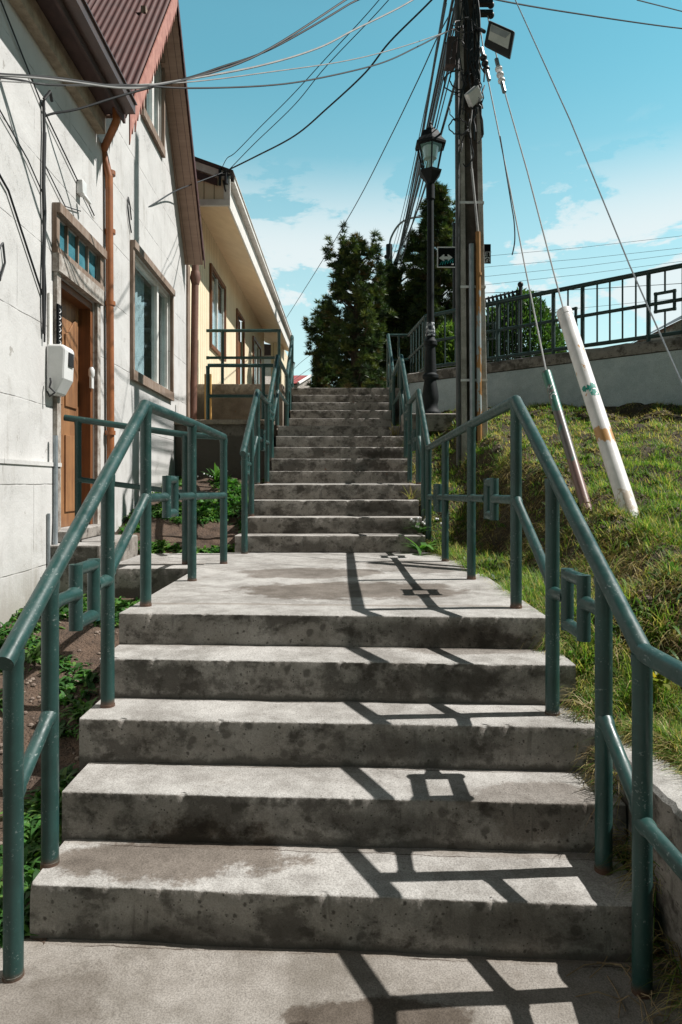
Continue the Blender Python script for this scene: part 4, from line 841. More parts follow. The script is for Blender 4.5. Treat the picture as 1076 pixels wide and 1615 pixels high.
mb = rot_box(MB(), P(711, 85, 7.9), .06, .07, .17, 0, .08); mb.build('splice_box', simple("brown splice box", (.07, .045, .04), (.04, .03, .03), 8, .6), UP, smooth=False, bevel=.015)
for py in (8, 24, -30):
    q = P(765, py, 7.95); mb = MB(); mb.box(q.x - .15, q.x + .08, 7.88, 7.96, q.z - .02, q.z + .02); mb.sphere(q + Vector((.07, 0, 0)), .04, 10, 8); mb.build('cable_clamp', M_BLACKIRON, UP)
for s in range(18):   # hanging coils and tails of cable round the pole top
    rr = random.Random(s); cpx = 735 + rr.uniform(-22, 22); cpy = rr.uniform(-60, 210) if s < 15 else rr.uniform(130, 260); c = P(cpx, cpy, 7.82 + rr.uniform(-.1, .05)); m = MB(); n = 16
    ax, az = rr.uniform(.04, .13), rr.uniform(.08, .24); ph = rr.uniform(0, 6); tot = rr.uniform(3.2, 6.5)
    m.tube([c + Vector((ax * math.cos(ph + tot * i / n) + rr.uniform(-.015, .015), rr.uniform(-.02, .02), az * math.sin(ph + tot * i / n))) for i in range(n + 1)], rr.choice([.004, .006, .008]), 6)
    m.build('cable_loop', M_WIRE, UP)
for s in range(12):
    rr = random.Random(100 + s); a = P(730 + rr.uniform(-8, 26), rr.uniform(-80, 40), 7.84); b_ = P(728 + rr.uniform(-6, 30), rr.uniform(60, 230), 7.84); m = MB()
    m.tube([a + (b_ - a) * t + Vector((math.sin(t * 7 + s) * .03, -.01, 0)) for t in [i / 10 for i in range(11)]], rr.choice([.007, .01]), 6); m.build('cable_run', M_WIRE, UP)
# flood light
FLD = thing('floodlight', tuple(P(787, 62, 7.5)), "square black floodlight bracketed to the right of the pole", "floodlight")
c4 = [P(763, 72, 7.56), P(804, 93, 7.52), P(812, 49, 7.42), P(771, 31, 7.46)]
nrm = (c4[1] - c4[0]).cross(c4[3] - c4[0]).normalized(); nrm = nrm if nrm.y < 0 else -nrm
mb = MB().prism(c4, -nrm * .07); mb.build('housing', M_BLACKIRON, FLD, smooth=False, bevel=.015)
def q4(u, v): a = c4[0] + (c4[1] - c4[0]) * u; b = c4[3] + (c4[2] - c4[3]) * u; return a + (b - a) * v
mb = MB().prism([q4(.12, .30) + nrm * .003, q4(.88, .30) + nrm * .003, q4(.88, .88) + nrm * .003, q4(.12, .88) + nrm * .003], nrm * .004); mb.build('lens', M_SILVER, FLD, smooth=False)
mb = MB().prism([q4(.14, .62) + nrm * .008, q4(.72, .62) + nrm * .008, q4(.86, .86) + nrm * .008, q4(.14, .86) + nrm * .008], nrm * .003); mb.build('lamp_module', M_STEEL, FLD, smooth=False)
mb = MB(); mb.tube([P(764, 50, 7.5), P(757, 46, 7.7), P(750, 48, 7.9)], .02, 8); mb.build('bracket', M_BLACKIRON, FLD)

# guards and guy wires
GT = thing('guy_guard', tuple(P(922, 792, 5.0)), "thin chipped grey green tube guarding a guy wire in the grass", "guard tube", "guy wire guards")
g0, g1 = P(925, 800, 4.98), P(862, 588, 5.74)
mb = MB(); mb.tube([g0 - (g1 - g0) * .12, g1], .039, 20); mb.build('tube', M_GTUBE, GT)
WT = thing('guy_guard', tuple(P(990, 800, 4.7)), "thick white tube with orange patch guarding a guy wire", "guard tube", "guy wire guards")
w0, w1 = P(991, 803, 4.68), P(890, 492, 5.70)
mb = MB(); mb.tube([w0 - (w1 - w0) * .12, w1], .061, 24); mb.tube([w1 - (w1 - w0) * .03, w1 + (w1 - w0) * .001], .064, 24); mb.build('tube', M_WTUBE, WT)
def text_mesh(s, size):
    cu = bpy.data.curves.new('txt', 'FONT'); cu.body = s; cu.size = size; cu.align_x = 'CENTER'; cu.align_y = 'CENTER'; cu.resolution_u = 3
    o = bpy.data.objects.new('txt', cu); COL.objects.link(o); dg = bpy.context.evaluated_depsgraph_get()
    me = o.evaluated_get(dg).to_mesh(); vs = [v.co.copy() for v in me.vertices]; fs = [tuple(p.vertices) for p in me.polygons]
    o.evaluated_get(dg).to_mesh_clear(); bpy.data.objects.remove(o); bpy.data.curves.remove(cu); return vs, fs
def wrap(vs, a, b, r, t, twist=0.0, flip=1):
    """lay flat marks round a tube: text x runs down the axis"""
    ax = (b - a).normalized(); c = a + (b - a) * t; front = (Vector((0, 0, EYE)) - c); front = (front - ax * front.dot(ax)).normalized(); side = ax.cross(front); out = []
    for v in vs:
        al = -v.x * flip; th = v.y / r + twist; out.append(c + ax * al + (front * math.cos(th) + side * math.sin(th)) * (r + .0015))
    return out
vs, fs = text_mesh("SNC", .075); mb = MB(); mb.add(wrap(vs, g0, g1, .039, .82), fs); mb.build('graffiti', M_SIGNWHITE, GT, smooth=False)
blob = []; bf = []
for q in range(9):
    r2 = random.Random(q); cx, cy = r2.uniform(-.05, .05), r2.uniform(-.045, .045); k0 = len(blob); n = 9
    for j in range(n): rr = r2.uniform(.012, .032); blob.append(Vector((cx + rr * math.cos(j * 6.283 / n), cy + rr * math.sin(j * 6.283 / n), q * .00005)))
    bf.append(tuple(range(k0, k0 + n)))
mb = MB(); wv = wrap(blob, w0, w1, .061, .535); mb.add(wv, bf); mb.build('graffiti', M_GRAFF, WT, smooth=False)
def wire_thing(pts, r, label, group, m=None, name='cable', cat='cable', root=None):
    w = MB(); w.tube(pts, r, 6); o = w.build(name, m or M_WIRE); tag(o, label, cat, group); return o
def smooth_pts(pts, n=8):
    pts = [Vector(p) for p in pts]; out = []
    for i in range(len(pts) - 1):
        p0, p1, p2, p3 = pts[max(0, i - 1)], pts[i], pts[i + 1], pts[min(len(pts) - 1, i + 2)]
        for k in range(n):
            t = k / n; out.append(.5 * ((2 * p1) + (p2 - p0) * t + (2 * p0 - 5 * p1 + 4 * p2 - p3) * t * t + (3 * p1 - p0 - 3 * p2 + p3) * t ** 3))
    return out + [pts[-1]]
pA = (ux - .03, 8.0)
def on_plane(l, r, pxs_):
    """points on the vertical plane through plan points l and r"""
    out = []
    for (px, py) in pxs_:
        k = (px - VX) / F; dx, dy = r[0] - l[0], r[1] - l[1]; t = (k * l[1] - l[0]) / (dx - k * dy); d = l[1] + dy * t; out.append(P(px, py, d))
    return out
GA = on_plane((1.88, 5.74), (ux + .1, 7.95), [(770, 127), (777, 161), (789, 220), (806, 305), (828, 420)]); GA = [P(757, 40, 7.95)] + GA + [g1]
wire_thing(GA, .007, "pale guy wire running from the pole down into the grey green tube", "guy wires", M_WIREW, 'guy_wire', 'guy wire')
GB = [P(768, 20, 7.95), P(786, 100, 7.6), P(798, 152, 7.4), P(832, 271, 6.75), P(874, 432, 5.95), w1]
wire_thing(GB, .007, "pale guy wire running from the pole down into the white tube", "guy wires", M_WIREW, 'guy_wire', 'guy wire')
GC = [P(745, -156, 7.95), P(813, 0, 6.9), P(900, 191, 5.9), P(993, 418, 5.12), P(1076, 605, 4.62), P(1150, 775, 4.35)]
wire_thing(GC, .006, "braided guy wire descending alone to the right edge past the fence", "guy wires", M_STEEL, 'guy_wire', 'guy wire')
for (wpt, d, lab) in (((765, 100), 7.75, "dark strain insulator on the guy wire nearer the pole"), ((789, 118), 7.5, "white strain insulator on the guy wire below the floodlight")):
    q = P(*wpt, d); ax = (P(wpt[0] + 8, wpt[1] + 36, d - .1) - P(wpt[0] - 6, wpt[1] - 22, d + .1)); ax_n = ax.normalized(); I = thing('insulator', tuple(q), lab, 'insulator')
    m = MB()
    for k in range(-1, 2): m.tube([q + ax_n * (.09 * k - .03), q + ax_n * (.09 * k - .01), q + ax_n * (.09 * k + .01), q + ax_n * (.09 * k + .03)], [.022, .04, .04, .022], 12)
    m.build('body', M_SIGNWHITE if 'white' in lab else M_BLACKIRON, I); m = MB(); m.tube([q - ax_n * .24, q - ax_n * .12], .024, 8); m.tube([q + ax_n * .12, q + ax_n * .26], .024, 8); m.build('clamp', M_STEEL, I)
hang = MB(); hang.tube(smooth_pts([P(789, 215, 7.1), P(806, 318, 6.7), P(811, 350, 6.6), P(812, 380, 6.55), P(808, 402, 6.55)]), .006, 6); tag(hang.build('cable_tail', M_WIRE), "loose frayed cable end dangling beside the thin guy wire", "cable")

# overhead cables
LA = (-2.27, 4.5)
def span(l, r, pp, rad, lab, grp, m=None): wire_thing(smooth_pts(on_plane(l, r, pp)), rad, lab, grp, m)
G1 = "service cables crossing to the white house"
span(LA, pA, [(-60, 112), (0, 117), (90, 123), (200, 137), (290, 126), (410, 85), (545, 0), (590, -30), (735, -230)], .009, "thick dark cable rising steepest from the white house eave to the sky", G1)
span(LA, pA, [(-60, 116), (20, 120), (90, 126), (200, 139), (260, 131), (405, 105), (499, 77), (559, 47), (651, 0), (735, -60)], .008, "pale cable sweeping up from the white house to the frame top", G1, M_WIREW)
span(LA, pA, [(-40, 126), (40, 130), (120, 135), (290, 130), (430, 113), (540, 97), (620, 78), (700, 52), (730, 40)], .005, "thin pale cable between the gable and the pole, upper of a close pair", G1, M_WIREW)
span(LA, pA, [(-40, 118), (30, 126), (80, 134), (200, 134), (300, 139), (420, 135), (500, 124), (600, 100), (660, 73), (705, 50), (735, 40)], .007, "dark twisted cable sagging lowest between the white house and the pole", G1)
span((-2.33, 5.2), pA, [(67, 185), (84, 179), (123, 172), (184, 153), (245, 136), (300, 122), (345, 107), (430, 76), (545, 10), (600, -30), (735, -190)], .009, "dark cable leaving the wall conduit across the brown gutter", G1)
BR = (-1.9, 10.6)
G2 = "cables meeting the bracket of the cream house"
span(BR, pA, [(352, 272), (401, 248), (465, 214), (516, 171), (576, 115), (615, 66), (679, 2), (735, -60)], .012, "thick black cable curving from the cream house bracket to the pole", G2)
span(BR, pA, [(349, 268), (358, 250), (372, 240), (410, 201), (461, 150), (516, 90), (598, 0), (690, -120)], .006, "thin cable from the cream house bracket, left of two parallel ones", G2)
span(BR, pA, [(356, 272), (363, 266), (401, 227), (465, 165), (516, 103), (613, 0), (700, -110)], .006, "thin cable from the cream house bracket, right of two parallel ones", G2)
wire_thing(smooth_pts([P(352, 272, 10.6), P(310, 288, 9.9), P(275, 302, 9.2), P(237, 325, 8.35), P(222, 328, 8.02), P(219, 335, 7.9), P(218, 352, 7.85)]), .009, "dark cable drooping from the bracket onto the white house wall", G2)
span((-1.82, 22.0), (ux - .12, 8), [(449, 506), (500, 425), (560, 325), (614, 220), (660, 125), (692, 55), (720, 5)], .008, "long thin cable slanting down to the far eave of the cream house", G2)
G3 = "bundle of cables from the pole to the far pole"
FPX = P(614, 400, 27)
for i in range(15):
    rr = random.Random(50 + i); a = P(728 - rr.uniform(0, 26), -40 + 130 * (i % 5) / 4 + rr.uniform(-30, 30), 7.9); b = P(611 + rr.uniform(-2, 12) - (6 if i % 4 == 0 else 0), 395 + rr.uniform(0, 75), 27)
    sag = rr.uniform(.25, .6); pts = [a + (b - a) * (t / 24) - Vector((0, 0, sag * 4 * (t / 24) * (1 - t / 24))) for t in range(25)]
    th = i in (1, 4, 6, 9, 11)
    wire_thing(pts, .017 if th else rr.choice([.006, .008, .009]), "thick black cable in the fan leading to the far pole" if th else "thin cable in the fan leading to the far pole", G3)
G4 = "distant lines in the right sky"
wire_thing(smooth_pts([P(745, -12, 7.95), P(785, 0, 8.2), P(900, 20, 9), P(1076, 45, 10.5), P(1200, 55, 12)]), .010, "dark cable leaving the pole top to the right edge", G4)
for (y0, y1) in ((421, 391), (436, 400), (449, 412), (462, 447), (497, 470), (404, 372)):
    wire_thing([P(640, y0 + (y0 - y1) * .42 + 3, 34), P(767, y0, 34), P(920, (y0 + y1) / 2 + 2, 33), P(1076, y1, 32), P(1200, y1 - 26, 31)], .008 if y0 != 462 else .014, "thick dark distant line just above the fence top" if y0 == 462 else "faint far power line over the fence", G4)
wire_thing([P(1005, 0, 9), P(1076, 18, 10), P(1150, 30, 11)], .008, "short dark line cutting the top right corner", G4)
wire_thing(smooth_pts([P(460, 585, 26), P(490, 560, 30), P(560, 515, 36)]), .01, "low thin line behind the small pine, upper", G4); wire_thing(smooth_pts([P(462, 600, 26), P(500, 575, 30), P(560, 548, 36)]), .01, "low thin line behind the small pine, lower", G4)

# far pole with lamp arm
fb = P(614, 612, 27); FP = thing('utility_pole', (fb.x, 27, 3.0), "far dark pole with curved lamp arm between the pines", "utility pole")
mb = MB(); mb.tube([(fb.x, 27, 3.0), (fb.x, 27, FPX.z + .35)], .13, 12); mb.build('shaft', M_BLACK, FP)
mb = MB(); mb.tube(smooth_pts([P(614, 392, 27), P(617, 375, 27), P(628, 356, 27), P(642, 346, 27), P(662, 342, 27), P(672, 343, 27)]), .04, 8); mb.build('lamp_arm', M_STEEL, FP)
mb = MB(); q = P(674, 343, 27); mb.sphere(q, .16, 12, 8, .5); mb.build('lamp_head', M_STEEL, FP)
mb = MB()
for py in (405, 425, 445): q = P(609, py, 27); mb.sphere(q, .08, 8, 6); mb.tube([q, q + Vector((.15, 0, 0))], .02, 6)
mb.build('insulator_rack', M_BLACKIRON, FP)

# street name signs
sgx = P(717, 420, 13).x; SG = thing('street_sign', (sgx, 13, 3.3), "black street name sign with white double arrow on a dark post", "street sign")
mb = MB(); mb.tube([(sgx, 13, 3.25), (sgx, 13, P(717, 352, 13).z)], .035, 12); mb.build('post', M_BLACKIRON, SG)
def plate(px0, px1, py0, py1, d, m, name, th=.012, par=SG): a = P(px0, py1, d); b = P(px1, py0, d); return MB().box(a.x, b.x, d, d + th, a.z, b.z).build(name, m, par, smooth=False)
p1 = plate(689.5, 718, 389, 422, 12.94, M_SIGNWHITE, 'sign_blade'); plate(691.3, 717.9, 391, 420.3, 12.936, M_SIGNBLACK, 'sign_face', .003, p1)
def flat(poly, d, m, name, par): MB().prism([P(x, y, d) for x, y in poly], (0, .002, 0)).build(name, m, par, smooth=False)
flat([(692.5, 407), (700, 401), (701.5, 402), (700.5, 404.5), (707, 404.5), (705.5, 402), (707, 401), (714, 406), (707.5, 411.5), (706, 410.5), (706.5, 409), (700.5, 409), (701.5, 411), (700, 412)], 12.931, M_SIGNWHITE, 'arrow', p1)
m = MB()
for k in range(5): x = 694 + 4 * k; m.tube([P(x, 418 - k * .8, 12.93), P(x + 3, 412 - k * .9, 12.93), P(x + 2.2, 416 - k, 12.93), P(x + 5, 411 - k, 12.93), P(x + 4, 418 - k, 12.93)], .006, 5)
m.build('graffiti', M_TEAL, p1); m = MB(); m.lathe(P(713.5, 417, 12.928) , [(.02, -.01), (.022, .01)], 10); m.build('sticker', M_SIGNWHITE, p1)
p2 = plate(718, 774.3, 385, 415.5, 13.02, M_SIGNBLACK, 'sign_blade')
vs, fs = text_mesh("RET", .125); c = P(767.3, 401, 13.015); MB().add([Vector((c.x + v.x * .93, 13.014, c.z + v.y)) for v in vs], fs).build('lettering', M_SIGNWHITE, p2, smooth=False)
flat([(764.5, 406), (773, 405.5), (773, 413.5), (764.5, 414)], 13.016, M_SIGNWHITE, 'emblem', p2)
m = MB(); m.tube(smooth_pts([P(766, 413, 13.012), P(766.5, 409, 13.012), P(769, 407.5, 13.012), P(771.5, 409, 13.012), P(770, 411.5, 13.012), P(772, 413, 13.012)], 4), .01, 6); m.build('emblem_mark', M_SIGNBLACK, p2)

# black iron fence with finials
IF_ = thing('iron_fence', (2.6, 12.4, 3.3), "black iron garden fence with round finial behind the green fence", "fence")
a, b = P(764, 472, 11.6), P(821, 458, 11.6)
mb = MB(); mb.tube([a, b], .018, 8); a2, b2 = a - Vector((0, 0, .13)), b - Vector((0, 0, .13)); mb.tube([a2, b2], .018, 8); mb.build('rail', M_BLACKIRON, IF_)
for k in range(9): q = a + (b - a) * (k / 9); m = MB(); m.tube([(q.x, q.y, 3.3), (q.x, q.y, q.z + .03)], .012, 6); m.tube([(q.x, q.y, q.z), (q.x + .05, q.y, q.z - .13)], .02, 6); m.build('picket', M_BLACKIRON, IF_)
mb = MB(); mb.tube([(b.x, b.y, 3.3), (b.x, b.y, b.z + .06)], .03, 8); mb.sphere((b.x, b.y, b.z + .10), .05, 10, 8); mb.build('post', M_BLACKIRON, IF_)

# far houses
RH = thing('red_roofed_house', (-1.7, 32, 3.2), "small far house with bright red corrugated roof at the stair top", "house")
d = 32; pa, pb_, pc, pd = P(455, 587, d), P(488, 587, d), P(473, 612, d), P(445, 612, d)
mb = MB(); n = 90; vs = []
for i in range(n + 1): t = i / n; w = math.sin(i * 1.6) * .02; q0 = pd + (pc - pd) * t; q1 = pa + (pb_ - pa) * t; vs += [q0 + Vector((0, -1.5, w)), q1 + Vector((0, 1.0, w))]
mb.add(vs, [(2 * i, 2 * i + 2, 2 * i + 3, 2 * i + 1) for i in range(n)]); mb.build('roof', M_REDROOF, RH)
mb = MB(); mb.prism([pc + Vector((0, -1.45, -.05)), pb_ + Vector((0, 1.0, -.03)), pb_ + Vector((0.02, 3.5, -.8)), Vector((pb_.x + .05, 35, 3.1)), Vector((pc.x, 30.6, 3.1))], (-2.2, 0, 0)); mb.build('wall', M_TRIM, RH, smooth=False)
mb = MB(); mb.tube([pc + Vector((.03, -1.5, .0)), pb_ + Vector((.03, 1.0, 0))], .07, 6); mb.build('bargeboard', M_WHITEPAINT, RH)
NH = thing('neighbour_house', (-4.5, 36, 3.2), "dark roofed pale house glimpsed through the porch gap of the cream house", "house")
mb = MB(); q = P(423, 555, 36); mb.box(q.x - 1.4, q.x + .3, 36, 38, 3, q.z - .2); mb.build('wall', M_WHITEPAINT, NH, smooth=False); mb = MB(); mb.prism([(q.x - 1.6, 35.8, q.z - .2), (q.x + .45, 35.8, q.z - .2), (q.x + .2, 35.8, q.z + .35), (q.x - 1.6, 35.8, q.z + .5)], (0, 2.4, 0)); mb.build('roof', M_SOFFDARK, NH, smooth=False)
GH = thing('gabled_house', (13.5, 26, 3.2), "pale gable corner of a house at the right edge beyond the fence", "house")
q = P(1062, 510, 26); mb = MB(); mb.prism([(q.x, 26, 3.0), (q.x + 5, 26, 3.0), (q.x + 5, 26, q.z), (q.x + 2.5, 26, q.z + 1.2), (q.x, 26, q.z)], (0, 4, 0)); mb.build('wall', M_TRIM, GH, smooth=False)
mb = MB(); mb.prism([(q.x - .25, 25.8, q.z - .1), (q.x + 2.5, 25.8, q.z + 1.25), (q.x + 5.2, 25.8, q.z - .1), (q.x + 2.5, 25.8, q.z + 1.4)], (0, 4.4, 0)); mb.build('roof', M_GUTTER, GH, smooth=False)

# ------------------------------------------------------------------ conifers
def conifer(label, cx, d, top_py, prof, seed, dens=1.0, tuft=.16, base_z=3.1):
    """prof: list of (height fraction from top, left px, right px) silhouettes in photo pixels, turned to metres at depth d"""
    r = random.Random(seed); g = np.random.default_rng(seed); X0 = (cx - VX) / F * d; zt = EYE + (VY - top_py) / F * d
    T = thing('conifer', (X0, d, base_z), label, 'tree', 'conifers behind the steps')
    tr = MB(); tr.tube([(X0 + nz(i * .5, seed) * .12, d, base_z + (zt - .2 - base_z) * i / 8) for i in range(9)], [.15 - .016 * i for i in range(9)], 8)
    tips = []; s_ = d / F; zb = base_z + .35; nb = int(115 * dens)
    for i in range(nb):
        t = (i + r.random()) / nb; py = top_py + (640 - top_py) * t; z = EYE + (VY - py) / F * d
        if z < zb: continue
        lo = lerp_tab([(a, b) for a, b, c in prof], py); hi = lerp_tab([(a, c) for a, b, c in prof], py)
        az = r.uniform(0, 2 * math.pi); side = math.cos(az); R = ((hi - cx) if side > 0 else (cx - lo)) * s_
        R = max(.10, R * r.uniform(.78, 1.15) * (abs(side) + .0 if abs(side) > .8 else .88)); p0 = Vector((X0, d, z - R * .55)); p2 = Vector((X0 + R * math.cos(az), d + R * math.sin(az) * .85, z + r.uniform(-.05, .1)))
        lobe = .60 + .52 * max(0, min(1, .5 + 1.3 * nz(math.cos(az) * 1.6 + seed, math.sin(az) * 1.6, z * 1.5))); p2 = p0 + (p2 - p0) * lobe + Vector((0, 0, .12 * R)); R *= lobe
        p1 = (p0 + p2) / 2 - Vector((0, 0, R * .06)); tr.tube([p0 * (1 - u) ** 2 + p1 * 2 * u * (1 - u) + p2 * u * u for u in (0, .25, .5, .75, 1)], [.035, .028, .02, .014, .008], 5, False)
        nt_ = max(5, int(15 * R))
        for k in range(nt_):
            u = r.uniform(.5, 1.0) ** .8; q = p0 * (1 - u) ** 2 + p1 * 2 * u * (1 - u) + p2 * u * u; s = .07 + .10 * R
            tips.append((q.x + r.gauss(0, s * .7), q.y + r.gauss(0, s * .7), q.z + abs(r.gauss(0, s)) * .7 - .04, r.random()))
        tips.append((p2.x, p2.y, p2.z + .08, r.random())); up_ = r.uniform(.1, .32); tips += [(p2.x + r.gauss(0, .03), p2.y, p2.z + .08 + up_ * h_, r.random()) for h_ in (.5, 1)]
    tr.build('trunk', M_BARK, T)
    tips = np.array(tips); N = len(tips); n = 52
    th = g.uniform(0, 2 * np.pi, (N, n)); ph = np.arcsin(g.uniform(-.2, 1, (N, n))); dirs = np.stack([np.cos(ph) * np.cos(th), np.cos(ph) * np.sin(th), np.sin(ph)], -1)
    ln = tuft * g.uniform(.65, 1.1, (N, n)) * (.8 + .4 * tips[:, 3])[:, None]; c0 = np.repeat(tips[:, None, :3], n, 1) + dirs * .02
    sd = np.cross(dirs, g.normal(size=(N, n, 3))); sd /= np.linalg.norm(sd, axis=-1, keepdims=True) + 1e-9; w = .013
    v = np.stack([c0 + sd * w, c0 - sd * w, c0 + dirs * ln[..., None] + sd * w * .5, ], 2).reshape(-1, 3)
    pal = np.array([(.050, .088, .030), (.095, .135, .038), (.030, .054, .026), (.135, .165, .042), (.13, .10, .04)]); ci = g.choice(5, N, p=[.32, .28, .2, .14, .06]); col = pal[ci] * g.uniform(.8, 1.2, (N, 1)); col = np.repeat(col, n * 3, 0)
    np_mesh('crown', v, np.arange(len(v)).reshape(-1, 3), M_NEEDLE, col, T); return T
conifer("tall dense pine behind the top step, tip left of the far pole", 562, 18, 386, [(388, 538, 580), (400, 524, 606), (440, 516, 618), (480, 520, 614), (520, 522, 614), (560, 526, 616), (612, 526, 618), (650, 528, 618)], 3, .95)
conifer("small pine left of the tall dense pine with open sparse branches", 512, 19.5, 498, [(498, 502, 520), (520, 486, 530), (545, 480, 534), (565, 488, 540), (590, 490, 556), (620, 488, 566)], 5, .6)
conifer("dark bushy pine standing behind the far pole", 632, 21, 428, [(420, 612, 660), (450, 588, 690), (500, 572, 715), (560, 566, 725), (620, 560, 730)], 8, 1.3, .18)
conifer("tallest pine rising behind the street lamp and the sign", 692, 20, 312, [(312, 680, 700), (340, 672, 712), (365, 660, 722), (400, 644, 732), (450, 636, 740), (520, 630, 744), (620, 630, 746)], 13, 1.6, .18)
conifer("low dark pine filling the gap behind the top landing rail", 665, 24, 455, [(455, 655, 680), (500, 630, 705), (560, 612, 720), (630, 610, 730)], 17, 1.2, .2)
# shrubs behind the fence
def shrub(label, px0, px1, py_top, d, seed, base=3.3, n=9000, depth=1.0, cols=((.05, .11, .03), (.03, .075, .025), (.09, .16, .04))):
    g = np.random.default_rng(seed); x0, x1 = P(px0, 0, d).x, P(px1, 0, d).x; cx, rx = (x0 + x1) / 2, (x1 - x0) / 2; zt = P(0, py_top, d).z; rz = zt - base
    T = thing('shrub', (cx, d, base), label, 'shrub', 'clipped shrubs behind the fence')
    m = MB(); [m.tube([(cx + .1 * k, d, base - .1), (cx + .3 * k, d + .1, base + rz * .6)], [.03, .012], 6) for k in (-1, 0, 1)]; m.build('stem', M_BARK, T)
    th = g.uniform(0, 2 * np.pi, n); u = g.uniform(0.0, 1, n); r0 = g.uniform(.45, 1, n) ** .35
    sp = np.sqrt(1 - u ** 2.2); x = cx + rx * r0 * sp * np.cos(th); y = d + depth * r0 * sp * np.sin(th); z = base + rz * r0 * u
    wob = np.array([nz(a * 3, b * 3, c * 3) for a, b, c in zip(x, y, z)]); x += wob * .10 * (x - cx) / rx; z += wob * .12
    dv = np.stack([(x - cx) / rx, (y - d) / depth, u * 1.0], 1) + g.normal(0, .6, (n, 3)); dv /= np.linalg.norm(dv, axis=1, keepdims=True)
    sd = np.cross(dv, g.normal(size=(n, 3))); sd /= np.linalg.norm(sd, axis=1, keepdims=True); c = np.stack([x, y, z], 1); l = g.uniform(.05, .10, (n, 1)); w = .018
    v = np.stack([c - dv * l * .3, c + sd * w + dv * l * .2, c + dv * l, c - sd * w + dv * l * .2], 1).reshape(-1, 3); b_ = np.arange(n)[:, None] * 4
    col = np.array(cols)[g.choice(len(cols), n)] * g.uniform(.8, 1.2, (n, 1)); np_mesh('crown', v, np.concatenate([b_ + [0, 1, 2], b_ + [0, 2, 3]]), M_LEAF, np.repeat(col, 4, 0), T)
shrub("big rounded dark green shrub right of the pole behind the fence", 745, 894, 462, 13.2, 31, n=16000)
shrub("low bright hedge left of the pole behind the fence", 672, 748, 512, 12.6, 33, n=8000, depth=.6, cols=((.10, .17, .03), (.13, .2, .04), (.06, .12, .03)))

# ------------------------------------------------------------------ grass and weeds
def cols_pick(g, pal, p, n): return np.array(pal)[g.choice(len(pal), n, p=p)] * g.uniform(.75, 1.25, (n, 1))
PALG = [(.13, .245, .035), (.08, .17, .03), (.24, .30, .06), (.42, .33, .14), (.52, .42, .22), (.19, .12, .05)]
N = 210000; y = 2.3 + 9.2 * rng.random(N) ** 1.6; xe = np.interp(y, [a for a, b in XE], [b for a, b in XE]); xmax = np.minimum(.50 * y + .45, 4.9); xx = xe + .01 + (xmax - xe - .01) * rng.random(N)
side = (xx - A.x) * NRM.x + (y - A.y) * NRM.y; k = side > .03; xx, y, xe = xx[k], y[k], xe[k]; N = len(xx)   # in front of the rendered wall
nf = lambda f, o: np.array([mnoise.noise(Vector((a * f, b * f, o))) for a, b in zip(xx, y)])
big, tuft = nf(1.3, 4), nf(5.5, 9)
off = xx - xe; steep = np.clip(1.2 - np.abs(off - .68) / .42, 0, 1) * ((y > 2.7) & (y < 6.6))
dens = np.clip(.55 + big * .6 + tuft * .9 - steep * .35, .14, 1); k = rng.random(N) < dens
xx, y, xe, big, tuft, steep, off = [q[k] for q in (xx, y, xe, big, tuft, steep, off)]; N = len(xx)
zz = np.array([hb(a, b) for a, b in zip(xx, y)]) - .006
dry = np.clip((y - 5.6) / 2, 0, 1) * .55 + np.clip(-big * 1.2, 0, .5) + steep * .55
isdry = rng.random(N) < dry * (1 - .5 * np.clip(tuft, 0, .6)); ci = np.where(isdry, rng.choice([3, 4, 3, 5], N), rng.choice([0, 0, 1, 1, 2, 2, 3], N)); col = np.array(PALG)[ci] * rng.uniform(.7, 1.3, (N, 1)) * (1 + .35 * tuft[:, None])
ln = rng.uniform(.03, .085, N) * (1 + 1.3 * np.clip(tuft + .1, 0, .7)) * (1 + .25 * (y < 4.5)); rise = np.where(isdry, rng.uniform(.1, 1.1, N), rng.uniform(.5, 1.45, N))
v, t, c = blades(np.stack([xx, y, zz], 1), rng.uniform(0, 6.283, N), ln, rng.uniform(.003, .0065, N) * (1 + y * .06), rise, rng.uniform(.1, .6, N), col, 3)
tag(np_mesh('grass', v, t, M_GRASS, c), "short patchy grass covering the bank right of the steps", "grass", kind='stuff')
# longer straw that hangs over the concrete edges
N = 7200; y = np.concatenate([rng.uniform(1.9, 3.5, 5000), rng.uniform(3.5, 6.6, 1400), rng.uniform(6.6, 10, 800)]); xe = np.interp(y, [a for a, b in XE], [b for a, b in XE]); xx = xe + rng.exponential(.07, N) - .0
zz = np.array([hb(a, b) for a, b in zip(xx, y)]) - .01; hd = np.where(rng.random(N) < .65, rng.normal(math.pi * 1.05, .7, N), rng.uniform(0, 6.28, N))
col = cols_pick(rng, PALG, [.16, .14, .12, .26, .24, .08], N); v, t, c = blades(np.stack([xx, y, zz], 1), hd, rng.uniform(.06, .20, N), rng.uniform(.003, .006, N), rng.uniform(.2, 1.3, N), rng.uniform(.3, 1.3, N), col, 4)
tag(np_mesh('dry_grass', v, t, M_GRASS, c), "longer straw coloured grass hanging over the step ends", "grass", kind='stuff')
N = 900; y = rng.uniform(1.7, 2.95, N); zz = np.interp(y, [1.7, 2.2, 2.21, 2.5, 2.51, 2.8, 2.81, 3], [.0, .0, .18, .18, .36, .36, .5, .5]) + rng.uniform(-.02, .10, N)
col = cols_pick(rng, PALG, [.10, .14, .06, .20, .22, .28], N) * .8; v, t, c = blades(np.stack([rng.uniform(.985, 1.03, N), y, zz], 1), rng.normal(math.pi, .9, N), rng.uniform(.05, .17, N), rng.uniform(.003, .006, N), rng.uniform(.1, 1.3, N), rng.uniform(.4, 1.3, N), col, 4)
tag(np_mesh('gap_weeds', v, t, M_GRASS, c), "dry weeds rooted in the dark gap between steps and kerb wall", "weeds", kind='stuff')
